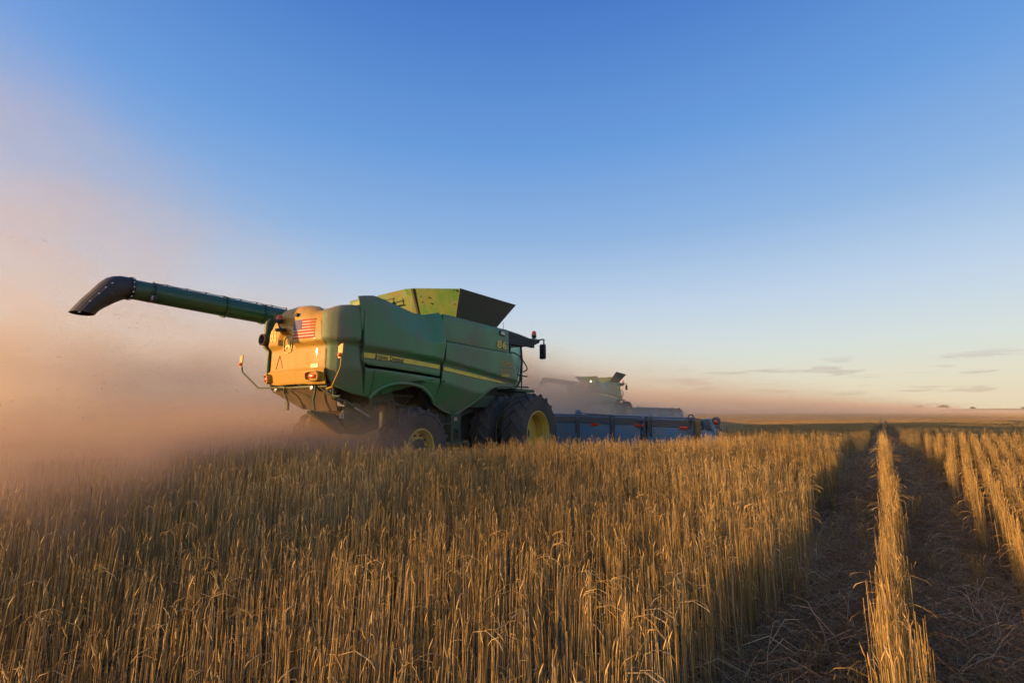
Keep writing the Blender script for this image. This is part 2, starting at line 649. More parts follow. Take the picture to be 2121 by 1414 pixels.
def build_field():
    # near rows: segments half a metre long
    pos, rot, scl, var = [], [], [], []
    nearsrc = [hidden(stalk_mesh('stubble_tuft', near_stalks(30, 0.26, 0.028, 0.55, 0.67, 0.030, 0.00165), M_STRAW)) for _ in range(9)]
    midsrc = [hidden(stalk_mesh('stubble_tuft', far_stalks(70, 2.0, 0.09, 0.55, 0.68, 0.0036), M_STRAW)) for _ in range(4)]
    farsrc = [hidden(stalk_mesh('stubble_tuft', far_stalks(260, 4.0, 0.76, 0.55, 0.68, 0.008), M_STRAW)) for _ in range(3)]

    def in_lane(x, y, pad=0.0):
        u = x * RU.x + y * RU.y
        w = 0.05 * np.sin((x * RV.x + y * RV.y) * 1.7) + 0.03 * np.sin((x * RV.x + y * RV.y) * 4.3 + 1)
        return ((u > -0.69 + w - pad) & (u < -0.0)) | ((u > -0.02) & (u < 0.70 + w + pad))

    def rows(u_of, ks, v, dirU, dirV, rota, cond, var_of, hs=0.05, jit=0.012, carve=None):
        for k in ks:
            u = u_of(k)
            x = dirU.x * u + dirV.x * v
            y = dirU.y * u + dirV.y * v
            d = np.hypot(x, y)
            ok = cond(x, y, d)
            if carve is not None:
                ok &= ~in_lane(x, y, carve)
            n = int(ok.sum())
            if not n:
                continue
            x, y = x[ok] + rng.normal(0, jit, n), y[ok] + rng.normal(0, jit, n)
            pos.extend(np.stack([x, y, ground_z(x, y) - 0.01], 1))
            rot.extend(rota + math.pi * rng.integers(0, 2, n) + rng.normal(0, 0.02, n))
            hv = 1.0 + 0.05 * np.sin(x * 1.3 + 2 * np.sin(y * 0.9)) + rng.normal(0, hs, n)
            scl.extend(hv)
            var.extend(var_of(n))
    RO = 0.055
    rows(lambda k: RO + PITCHROW * k, range(-180, 180), np.arange(-30, 34, 0.25), DU, DV, ROT_DRILL,
         lambda x, y, d: in_view(x, y, 1.2) & (d < 18) & (d > 0.45), lambda n: rng.integers(0, 9, n), carve=0.0)
    rows(lambda k: RO + PITCHROW * k, range(-480, 480), np.arange(-70, 90, 2.0), DU, DV, ROT_DRILL,
         lambda x, y, d: in_view(x, y, 2) & (d >= 18) & (d < 62), lambda n: 9 + rng.integers(0, 4, n), carve=0.15)
    rows(lambda k: 0.36 + 0.76 * k, range(-300, 330), np.arange(-150, 300, 4.0), DU, DV, ROT_DRILL,
         lambda x, y, d: in_view(x, y, 4) & (d >= 62) & (d < 260), lambda n: 13 + rng.integers(0, 3, n), carve=-0.12)
    # the single row left standing between the two wheel tracks
    for off in (-0.055,):
        rows(lambda k: off, range(1), np.arange(0.5, 20, 0.25), RU, RV, ROT_ROW, lambda x, y, d: d > 0.45, lambda n: rng.integers(0, 6, n), hs=0.08, jit=0.022)
    rows(lambda k: -0.02, range(1), np.arange(0.6, 20, 0.32), RU, RV, ROT_ROW, lambda x, y, d: d > 0.45, lambda n: rng.integers(0, 6, n), hs=0.10, jit=0.04)
    n0 = len(scl)
    for u_ in (-0.60, -0.50, -0.30, 0.12, 0.30, 0.45, 0.60):
        rows(lambda k: u_, range(1), np.arange(1.5, 18, 0.42), RU, RV, ROT_ROW, lambda x, y, d: rng.random(len(x)) < 0.30, lambda n: rng.integers(0, 9, n), jit=0.07)
    for q in range(n0, len(scl)):
        scl[q] *= random.uniform(0.22, 0.62)
    rows(lambda k: -0.045, range(1), np.arange(20, 150, 2.0), RU, RV, ROT_ROW, lambda x, y, d: d > 0, lambda n: 9 + rng.integers(0, 4, n))
    pos, rot, scl, var = map(np.array, (pos, rot, scl, var))
    # nothing stands under the wheels of the machine
    d = pos[:, :2] - np.array([MX0, MY0])
    f, r = d @ MF, d @ MR
    keep = ~((f > -4.2) & (f < 1.0) & (np.abs(np.abs(r) - 1.65) < 0.75))
    keep &= ~((f >= 1.0) & (f < 4.2) & (np.abs(r) < 6.1))
    pos, rot, scl, var = pos[keep], rot[keep], scl[keep], var[keep]
    print('stubble instances', len(pos))
    scatter('wheat_stubble', pos, rot, scl, var, nearsrc + midsrc + farsrc)

    # trampled straw in the wheel lanes
    lit = []
    for _ in range(4):
        st = []
        for _ in range(120):
            x, y = random.uniform(-0.3, 0.3), random.uniform(-0.3, 0.3)
            L = random.uniform(0.08, 0.36)
            a = random.gauss(0, 0.9)
            z = random.uniform(0.0, 0.05)
            el = abs(random.gauss(0, 0.28))
            c = random.uniform(-0.25, 0.25)
            pts = []
            for t in (0, .35, .7, 1.0):
                aa = a + c * t
                pts.append((x + math.cos(aa) * L * t, y + math.sin(aa) * L * t, z + math.sin(el) * L * t - 0.10 * L * t * t))
            r0 = random.uniform(0.0011, 0.0022)
            st.append((pts, [r0, r0, r0 * .9, r0 * .5], random.random()))
        lit.append(hidden(stalk_mesh('straw_litter', st, M_LITTER)))
    up = []
    for _ in range(3):
        st = []
        for _ in range(30):
            x, y = random.uniform(-0.3, 0.3), random.uniform(-0.10, 0.10)
            L = random.uniform(0.12, 0.46)
            a = random.gauss(0.0, 1.2)
            el = random.uniform(0.5, 1.4)
            pts = []
            for t in (0, .35, .7, 1.0):
                e2 = el - 0.9 * t
                pts.append((x + math.cos(a) * L * t * math.cos(e2), y + math.sin(a) * L * t * math.cos(e2), L * t * math.sin(max(e2, 0.1)) * 1.1))
            r0 = random.uniform(0.0012, 0.002)
            st.append((pts, [r0, r0, r0 * .9, r0 * .5], random.random()))
        up.append(hidden(stalk_mesh('straw_litter', st, M_LITTER)))
    pos, rot, scl, var = [], [], [], []
    for v in np.arange(-1, 70, 0.2):
        for u0, u1 in ((-0.66, -0.10), (0.01, 0.78)):
            dens = 8 if v < 12 else 3
            for _ in range(dens):
                u = random.uniform(u0, u1)
                vv = v + random.uniform(-.1, .1)
                x = RU.x * u + RV.x * vv
                y = RU.y * u + RV.y * vv
                if y < 0.6:
                    continue
                pos.append((x, y, float(ground_z(x, y))))
                rot.append(ROT_ROW + random.choice((0, math.pi)) + random.gauss(0, .5))
                scl.append(random.uniform(.6, 1.5))
                var.append(random.randrange(4) if random.random() < 0.52 else 4 + random.randrange(3))
    # loose litter between the drill rows near the camera
    for _ in range(900):
        y = random.uniform(0.8, 9)
        x = random.uniform(-1, 1) * (y * 1.15 + .5)
        pos.append((x, y, float(ground_z(x, y))))
        rot.append(random.uniform(0, 6.28))
        scl.append(random.uniform(.5, 1.2))
        var.append(random.randrange(4))
    scatter('flattened_straw', np.array(pos), np.array(rot), np.array(scl), np.array(var, np.int32), lit + up)


build_field()


# ---------------------------------------------------------------- materials of the machines
GREEN = (0.055, 0.230, 0.070)
M_GREEN = dusty('green_paint', GREEN, (0.25, 0.17, 0.11), 0.34, 0.36, 0.9, contrast=2.3, streak=0.42, coat=0.1)
M_REAR = dusty('green_paint_dusty_sunlit', (0.17, 0.14, 0.015), (0.52, 0.27, 0.016), 0.62, 0.34, 1.1, streak=0.1, coat=0.3)  # dusted green paint with the golden sunlight mixed into both colours
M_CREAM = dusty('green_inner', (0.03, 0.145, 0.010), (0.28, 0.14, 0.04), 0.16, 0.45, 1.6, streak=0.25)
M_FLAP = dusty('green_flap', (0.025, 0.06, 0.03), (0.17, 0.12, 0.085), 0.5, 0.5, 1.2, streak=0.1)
M_DGREEN = dusty('green_frame', (0.018, 0.075, 0.03), (0.12, 0.09, 0.055), 0.35, 0.5, 2.0)
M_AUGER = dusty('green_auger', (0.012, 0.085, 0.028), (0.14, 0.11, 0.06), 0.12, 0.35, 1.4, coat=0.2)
M_DARK = dusty('black_steel', (0.014, 0.015, 0.014), (0.09, 0.07, 0.05), 0.25, 0.6, 3.0)
M_RUB = dusty('black_rubber', (0.02, 0.02, 0.02), (0.15, 0.115, 0.085), 0.48, 0.7, 2.5)
M_BOOT = dusty('black_boot', (0.014, 0.014, 0.017), (0.10, 0.08, 0.06), 0.22, 0.42, 2.5)
M_YEL = dusty('yellow_paint', (0.68, 0.43, 0.04), (0.36, 0.26, 0.12), 0.18, 0.4, 2.5)
M_STRIPE = dusty('yellow_stripe', (0.85, 0.62, 0.05), (0.42, 0.29, 0.10), 0.14, 0.35, 6.0, bump=0)
M_DECAL = mat('yellow_decal', (0.75, 0.47, 0.04), 0.4)
M_DECALO = mat('orange_decal', (0.60, 0.33, 0.06), 0.45)
M_FAINT = mat('yellow_green_decal', (0.62, 0.52, 0.12), 0.45)
M_EDGE = mat('dark_decal_edge', (0.02, 0.03, 0.025), 0.5)
M_RED = mat('red_decal', (0.42, 0.05, 0.03), 0.7, spec=0.12)
M_WHITE = mat('white_decal', (0.55, 0.48, 0.38), 0.7, spec=0.15)
M_BLUE = mat('blue_decal', (0.09, 0.08, 0.22), 0.7, spec=0.12)
M_REFL = mat('red_reflector', (0.75, 0.06, 0.025), 0.25, coat=0.4)
M_REFD = mat('dull_red_reflector', (0.42, 0.05, 0.03), 0.4)
M_AMBER = mat('amber_lens', (0.85, 0.22, 0.01), 0.12, coat=0.6)
M_AMBERP = dusty('dusty_amber_plate', (0.70, 0.36, 0.07), (0.5, 0.33, 0.14), 0.35, 0.4, 8)
M_REDL = mat('red_lens', (0.80, 0.09, 0.01), 0.2, coat=0.15)
M_LENS = mat('clear_lens', (0.45, 0.42, 0.38), 0.15, coat=0.6)
M_STEEL = mat('bright_steel', (0.42, 0.42, 0.42), 0.3, metal=0.8)
M_GLASS = mat('cab_glass', (0.55, 0.80, 0.76), 0.03, spec=0.8, trans=0.9, coat=0.3)
M_GLASS.node_tree.nodes['Principled BSDF'].inputs['IOR'].default_value = 1.05
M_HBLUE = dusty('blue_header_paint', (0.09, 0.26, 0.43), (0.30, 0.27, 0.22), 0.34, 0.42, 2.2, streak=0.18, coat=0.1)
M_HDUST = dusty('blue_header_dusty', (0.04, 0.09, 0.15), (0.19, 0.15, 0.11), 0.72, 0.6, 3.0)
M_HORNG = dusty('sunlit_header_plate', (0.12, 0.14, 0.12), (0.46, 0.27, 0.09), 0.85, 0.5, 3.0)  # orange of the low sun on the end plate, put into its colour
M_CHUTE = dusty('dusty_shaded_chute', (0.02, 0.022, 0.012), (0.14, 0.09, 0.045), 0.5, 0.8, 3.0)  # dusty brown, coloured darker for the shade inside the open cavity
M_HLIT = mat('lit_work_lamp', (0.9, 0.8, 0.6), 0.2, emis=((1.0, 0.80, 0.45), 14.0))

# plan curve of the body shell: x forward, y right
PL = [(-5.05, 0), (-5.045, .4), (-5.03, .7), (-5.0, .9), (-4.97, 1.0), (-4.9, 1.11), (-4.8, 1.2), (-4.6, 1.3), (-4.4, 1.38),
      (-4.2, 1.44), (-3.9, 1.49), (-3.4, 1.515), (-2.9, 1.52), (-1.5, 1.52), (.6, 1.52)]
PL = np.array(PL)
SG = np.linalg.norm(np.diff(PL, axis=0), axis=1)
SS = np.r_[0, np.cumsum(SG)]


def _norms():
    t = np.diff(PL, axis=0) / SG[:, None]
    nv = np.stack([-t[:, 1], t[:, 0]], 1)          # outward on the right side
    out = [np.array([-1.0, 0.0])]
    for i in range(1, len(PL) - 1):
        q = nv[i - 1] + nv[i]
        out.append(q / np.linalg.norm(q))
    out.append(np.array([0.0, 1.0]))
    return np.array(out)


NV = _norms()


def itp(x, tab):
    xs = [p[0] for p in tab]
    ys = [p[1] for p in tab]
    return float(np.interp(x, xs, ys))


def sst(x, a, b):
    t = min(1, max(0, (x - a) / (b - a)))
    return t * t * (3 - 2 * t)


def surf(s, z, off=0.0, disp=None):
    a = abs(s)
    sg = 1 if s >= 0 else -1
    x = np.interp(a, SS, PL[:, 0])
    y = np.interp(a, SS, PL[:, 1])
    nx = np.interp(a, SS, NV[:, 0])
    ny = np.interp(a, SS, NV[:, 1])
    d = off + (disp(s, z) if disp else 0)
    return (x + nx * d, sg * (y + ny * d), z)


HOOD = [(0.811, 3.30), (0.827, 3.089), (0.865, 2.731), (0.915, 2.643), (0.913, 2.474), (0.906, 2.283), (0.9, 2.212), (0.917, 2.081),
        (0.950, 1.956), (0.753, 1.951), (0.343, 1.971), (0.012, 1.971), (-0.419, 1.965), (-0.645, 1.98), (-0.80, 2.10), (-0.84, 2.267),
        (-0.85, 2.507), (-0.86, 2.66), (-0.90, 2.74), (-0.88, 3.00), (-0.76, 3.12), (-0.66, 3.24), (-0.583, 3.34), (-0.50, 3.41), (-0.40, 3.45),
        (-0.192, 3.47), (0.011, 3.47), (0.224, 3.455), (0.40, 3.42), (0.52, 3.37), (0.62, 3.325)]
HTOP = [(-0.95, 3.05), (-0.76, 3.12), (-0.583, 3.34), (-0.40, 3.45), (0.011, 3.47), (0.224, 3.455), (0.52, 3.37), (0.62, 3.325), (0.811, 3.30)]
PA = [(0.869, 3.268), (0.972, 3.282), (1.06, 3.315), (1.155, 3.346), (1.324, 3.364), (1.497, 3.364), (1.518, 2.736), (1.495, 2.673),
      (1.502, 2.431), (1.533, 2.339), (1.575, 2.284), (1.675, 2.25), (3.417, 2.162), (3.425, 1.936), (3.37, 1.667), (3.241, 1.792),
      (3.083, 1.894), (2.93, 1.965), (2.78, 2.0), (2.635, 2.017), (2.48, 2.025), (2.337, 2.021), (2.21, 2.0), (2.096, 1.966), (1.99, 1.92),
      (1.897, 1.858), (1.798, 1.735), (1.674, 1.754), (1.412, 1.808), (1.12, 1.903), (1.0, 1.94), (0.944, 2.054), (0.935, 2.163),
      (0.936, 2.28), (0.944, 2.662), (0.892, 2.741), (0.889, 2.93)]
PB = [(1.417, 3.518), (1.437, 3.529), (1.561, 3.555), (1.693, 3.575), (1.777, 3.561), (1.961, 3.527), (2.432, 3.461), (2.657, 3.424),
      (2.76, 3.413), (2.87, 3.42), (2.994, 3.449), (3.421, 3.57), (3.440, 3.536), (3.444, 2.944), (3.402, 2.428), (3.396, 2.205), (1.673, 2.307),
      (1.60, 2.345), (1.555, 2.40), (1.541, 2.451), (1.532, 2.64), (1.554, 2.721), (1.529, 3.309), (1.44, 3.389)]
PC = [(3.490, 3.551), (3.858, 3.555), (5.315, 3.567), (5.96, 3.572), (6.01, 3.552), (6.022, 3.50), (6.034, 2.981), (3.510, 2.973)]
PD = [(3.535, 2.944), (6.053, 2.952), (6.14, 2.906), (6.265, 2.561), (6.406, 2.21), (6.405, 2.064), (6.18, 2.09), (5.947, 2.105), (5.77, 2.11),
      (5.6, 2.096), (5.42, 2.07), (5.251, 2.02), (5.065, 1.92), (4.904, 1.805), (4.77, 1.725), (4.647, 1.653), (4.52, 1.565), (4.402, 1.495),
      (4.32, 1.455), (4.232, 1.432), (4.15, 1.423), (4.082, 1.427), (3.95, 1.455), (3.807, 1.495), (3.588, 1.58), (3.420, 1.652),
        (3.432, 1.687), (3.486, 2.118), (3.510, 2.403)]


def d_hood(s, z):
    zt = itp(s, HTOP)
    d = 0.0
    t = min(1, max(0, (z - (zt - 0.30)) / 0.30))
    d -= 0.26 * (1 - math.sqrt(max(0, 1 - t * t)))
    zl = 2.63
    if -0.38 < s < 0.07:
        q = (s + 0.155) / 0.225
        zl = 2.63 + 0.27 * math.sqrt(max(0, 1 - q * q))
    d += 0.075 * sst(z, zl, zl + 0.10)
    d += 0.045 * (1 - sst(z, 2.215, 2.245)) - 0.16 * max(0, 2.19 - z)
    # rounded left corner
    d -= 0.10 * sst(-s, 0.72, 0.98)
    return d


def d_a(s, z):
    a = abs(s)
    d = 0.095 * sst(z, 2.65, 2.745) * (1 if a < 1.6 else 0)
    zc = itp(a, [(0.95, 2.229), (1.74, 2.229), (2.47, 2.157), (3.42, 2.046)])
    d -= max(0, zc - z) * 0.34
    d -= 0.10 * sst(z, 3.18, 3.42)
    return d


def d_b(s, z):
    a = abs(s)
    zb = itp(a, [(1.56, 2.548), (3.41, 2.458)])
    d = 0.02 + 0.09 * sst(z, zb, zb + 0.088)
    zc = itp(a, [(1.53, 3.33), (1.98, 3.116), (2.55, 2.925), (2.95, 2.869), (3.45, 2.891)])
    h = max(0, z - zc)
    d -= h * 0.30 * sst(a, 1.6, 2.3)
    d -= 0.035 * math.exp(-((a - 2.85) / 0.22) ** 2) * sst(z, 2.9, 3.3)
    d += 0.07 * sst(a, 3.0, 3.45) * sst(z, 2.5, 3.3)
    d -= 0.06 * sst(z, 3.42, 3.6)
    return d


def d_c(s, z):
    return -0.03 * sst(z, 3.5, 3.57)


def d_d(s, z):
    a = abs(s)
    zb = itp(a, [(3.5, 2.489), (4.34, 2.405), (6.38, 2.197)])
    d = 0.07 * sst(z, zb, zb + 0.062)
    zc = itp(a, [(3.49, 2.081), (3.91, 2.029), (4.26, 1.961), (4.64, 1.905), (4.9, 1.89), (5.12, 1.945), (5.345, 2.019), (6.4, 2.15)])
    d -= max(0, zc - z) * 0.45
    return d


def poly_grid(poly, step, zstep=None):
    """triangulable polygon in (s, z), cut into a fine grid"""
    bm = bmesh.new()
    vs = [bm.verts.new((p[0], 0, p[1])) for p in poly]
    bm.faces.new(vs)
    bmesh.ops.triangulate(bm, faces=bm.faces[:])
    xs = [p[0] for p in poly]
    zs = [p[1] for p in poly]
    for lo, hi, st, ax in ((min(xs), max(xs), step, 0), (min(zs), max(zs), zstep or step, 2)):
        k = math.ceil(lo / st) * st
        while k < hi:
            co_ = [0, 0, 0]
            no = [0, 0, 0]
            co_[ax] = k
            no[ax] = 1
            if k > lo + 1e-4:
                bmesh.ops.bisect_plane(bm, geom=bm.verts[:] + bm.edges[:] + bm.faces[:], plane_co=co_, plane_no=no, dist=1e-5)
            k += st
    bm.verts.index_update()
    v = [(q.co.x, q.co.z) for q in bm.verts]
    f = [[q.index for q in fc.verts] for fc in bm.faces]
    be = [(e.verts[0].index, e.verts[1].index) for e in bm.edges if len(e.link_faces) == 1]
    bm.free()
    return v, f, be


def shell(poly, disp, th=0.035, step=0.07, zstep=0.04, mirror=False):
    mb = MB()
    v, f, be = poly_grid(poly, step, zstep)
    sg = -1 if mirror else 1
    out = [surf(sg * s, z, 0, disp) for s, z in v]
    # rounded lip: outer skin pulled in slightly along the border
    bset = {i for e in be for i in e}
    out = [surf(sg * s, z, -0.008 if i in bset else 0, disp) for i, (s, z) in enumerate(v)]
    inn = [surf(sg * s, z, -th, disp) for s, z in v]
    n = len(v)
    fs = [tuple(q) for q in f] + [tuple(reversed([i + n for i in q])) for q in f]
    for a, b in be:
        fs.append((a, b, b + n, a + n))
    mb.add(out + inn, fs)
    return mb


def decal_poly(poly, disp, off=0.004, step=0.1, zstep=0.06):
    mb = MB()
    v, f, be = poly_grid(poly, step, zstep)
    out = [surf(s, z, off, disp) for s, z in v]
    inn = [surf(s, z, off - 0.003, disp) for s, z in v]
    n = len(v)
    mb.add(out + inn, [tuple(q) for q in f] + [tuple(reversed([i + n for i in q])) for q in f] + [(a, b, b + n, a + n) for a, b in be])
    return mb


def text_tris(txt, bold=0.0, spacing=1.0, shear=0.0):
    cu = bpy.data.curves.new('lettering', 'FONT')
    cu.body = txt
    cu.offset = bold
    cu.space_character = spacing
    cu.shear = shear
    cu.resolution_u = 3
    o = bpy.data.objects.new('lettering', cu)
    sc.collection.objects.link(o)
    bpy.context.view_layer.update()
    me = bpy.data.meshes.new_from_object(o.evaluated_get(bpy.context.evaluated_depsgraph_get()))
    bpy.data.objects.remove(o)
    v = [(q.co.x, q.co.y) for q in me.vertices]
    f = [list(p.vertices) for p in me.polygons]
    bpy.data.meshes.remove(me)
    x0, x1 = min(p[0] for p in v), max(p[0] for p in v)
    y0, y1 = min(p[1] for p in v), max(p[1] for p in v)
    return [((p[0] - x0) / (x1 - x0), (p[1] - y0) / (y1 - y0)) for p in v], f


def decal_text(txt, c, disp, off=0.006, bold=0.0, spacing=1.0, shear=0.0):
    """c: corners (s,z) bottom-left, bottom-right, top-right, top-left"""
    v, f = text_tris(txt, bold, spacing, shear)
    mb = MB()
    c = [np.array(p) for p in c]
    out = []
    for u, w in v:
        p = (c[0] * (1 - u) + c[1] * u) * (1 - w) + (c[3] * (1 - u) + c[2] * u) * w
        out.append(surf(p[0], p[1], off, disp))
    mb.add(out, f)
    return mb


# ---------------------------------------------------------------- wheels
def make_wheel(parent, cx, cz, y_out, width, R, rim_r, nlug, side, rear=False):
    """side +1: outer face looks right; y_out: lateral position of the outer face"""
    sgn = side
    yc = sgn * (y_out - width / 2)
    hw = width / 2
    hub = MB()
    dish = 0.41 if not rear else 0.15
    yd = yc + sgn * (hw - dish)
    hub.lathe([(0.02, 0.0), (0.16, 0.0), (0.17, sgn * 0.05), (0.10, sgn * 0.07), (0.02, sgn * 0.075)], (cx, yd, cz), n=24)
    for k in range(10):
        t = 2 * math.pi * k / 10
        hub.lathe([(0.002, sgn * 0.045), (0.018, sgn * 0.045), (0.02, 0.0)], (cx + 0.24 * math.cos(t), yd, cz + 0.24 * math.sin(t)), n=8)
    w = hub.build('wheel', M_DGREEN if not rear else M_DARK, parent)
    rim = MB()
    o = sgn
    if not rear:
        prof = [(rim_r + .012, hw - .052), (rim_r + .022, hw - .030), (rim_r + .004, hw - .022), (rim_r - .022, hw - .034), (rim_r - .03, hw - .07),
                (rim_r - .055, hw - .085), (rim_r - .06, hw - .13), (rim_r - .085, hw - .15), (rim_r - .09, hw - .25), (rim_r - .10, hw - .34),
                (rim_r - .16, hw - .35), (rim_r - .26, hw - .33), (0.17, hw - .34), (0.02, hw - .345)]
    else:
        prof = [(rim_r + .012, hw - .052), (rim_r + .022, hw - .030), (rim_r + .004, hw - .022), (rim_r - .02, hw - .034), (rim_r - .03, hw - .08),
                (rim_r - .05, hw - .12), (rim_r - .055, hw - .19), (0.20, hw - .16), (0.16, hw - .15), (0.02, hw - .15)]
    back = [(rim_r - .06, -hw + .05), (rim_r + .012, -hw + .052)]
    rim.lathe([(r, o * a) for r, a in prof], (cx, yc, cz), n=56)
    rim.lathe([(r, o * a) for r, a in [(rim_r + .012, hw - .052), (rim_r - .05, hw - .10), (rim_r - .07, -hw + .10), (rim_r + .012, -hw + .04), (rim_r + .02, -hw + .03)]], (cx, yc, cz), n=56)
    rim.build('rim', M_YEL, w, smooth=30)
    ty = MB()
    Rb = R - 0.055
    prof = [(rim_r + .0, hw * .80), (rim_r + .035, hw * .93), (rim_r + (Rb - rim_r) * .30, hw * 1.0), (rim_r + (Rb - rim_r) * .62, hw * 1.01), (Rb - .045, hw * .96),
            (Rb - .012, hw * .86), (Rb, hw * .6), (Rb + .004, 0), (Rb, -hw * .6), (Rb - .012, -hw * .86), (Rb - .045, -hw * .96),
            (rim_r + (Rb - rim_r) * .62, -hw * 1.01), (rim_r + (Rb - rim_r) * .30, -hw * 1.0), (rim_r + .035, -hw * .93), (rim_r + .0, -hw * .80)]
    ty.lathe(prof, (cx, yc, cz), n=72)
    for ring_r, ring_w in ((rim_r + (Rb - rim_r) * .78, 0.006),):
        ty.lathe([(ring_r - .006, hw * 1.0), (ring_r, hw * 1.0 + .008), (ring_r + .006, hw * .99)], (cx, yc, cz), n=72)
    # chevron lugs
    for i in range(nlug):
        for s_ in (-1, 1):
            p0 = 2 * math.pi * (i + (0.5 if s_ > 0 else 0)) / nlug
            path = []
            for t in (0.0, 0.25, 0.5, 0.75, 0.93, 1.0, 1.03):
                yy = s_ * hw * (-0.06 + 1.08 * t if t < 1 else 1.02)
                ph = p0 + (0.36 * t ** 0.85 if not rear else 0.42 * t ** 0.85) * (0.95 / R) * (width / .55) ** .5
                ro = R - 0.022 * t * t - (0.05 if t == 1.0 else 0) - (0.13 if t > 1.0 else 0)
                path.append((yy, ph, ro, 0.026 + 0.012 * t))
            vs = []
            for yy, ph, ro, wd in path:
                for dph, rr in ((-wd, Rb - .03 if ro > Rb - .03 else ro - .03), (-wd * .72, ro), (wd * .72, ro), (wd, Rb - .03 if ro > Rb - .03 else ro - .03)):
                    a = ph + dph / R * 1.0
                    vs.append((cx + rr * math.cos(a), yc + yy, cz + rr * math.sin(a)))
            fs = []
            m = len(path)
            for k in range(m - 1):
                for j in range(3):
                    fs.append((k * 4 + j, k * 4 + j + 1, (k + 1) * 4 + j + 1, (k + 1) * 4 + j))
            fs.append((0, 1, 2, 3))
            fs.append(tuple(reversed([(m - 1) * 4 + j for j in range(4)])))
            ty.add(vs, fs)
    ty.build('tyre', M_RUB, w, smooth=32)
    return w


def multi(name, parent, parts):
    """one mesh out of several builders, each with its own material"""
    me = bpy.data.meshes.new(name)
    V, Fc, MI = [], [], []
    for k, (mb, m) in enumerate(parts):
        n = len(V)
        V += [(p[0], -p[1], p[2]) for p in mb.v]
        Fc += [tuple(reversed([i + n for i in f])) for f in mb.f]
        MI += [k] * len(mb.f)
        me.materials.append(m)
    me.from_pydata(V, [], Fc)
    me.polygons.foreach_set('material_index', MI)
    me.update()
    return link(bpy.data.objects.new(name, me), parent)


def lerp2(c, u, w):
    c = [np.array(p, float) for p in c]
    return (c[0] * (1 - u) + c[1] * u) * (1 - w) + (c[3] * (1 - u) + c[2] * u) * w


def quad_decal(mb, c, u0, u1, w0, w1, disp, off, n=6):
    vs, fs = [], []
    for j in range(2):
        for i in range(n + 1):
            p = lerp2(c, u0 + (u1 - u0) * i / n, w0 + (w1 - w0) * j)
            vs.append(surf(p[0], p[1], off, disp))
    for i in range(n):
        fs.append((i, i + 1, n + 1 + i + 1, n + 1 + i))
    mb.add(vs, fs)


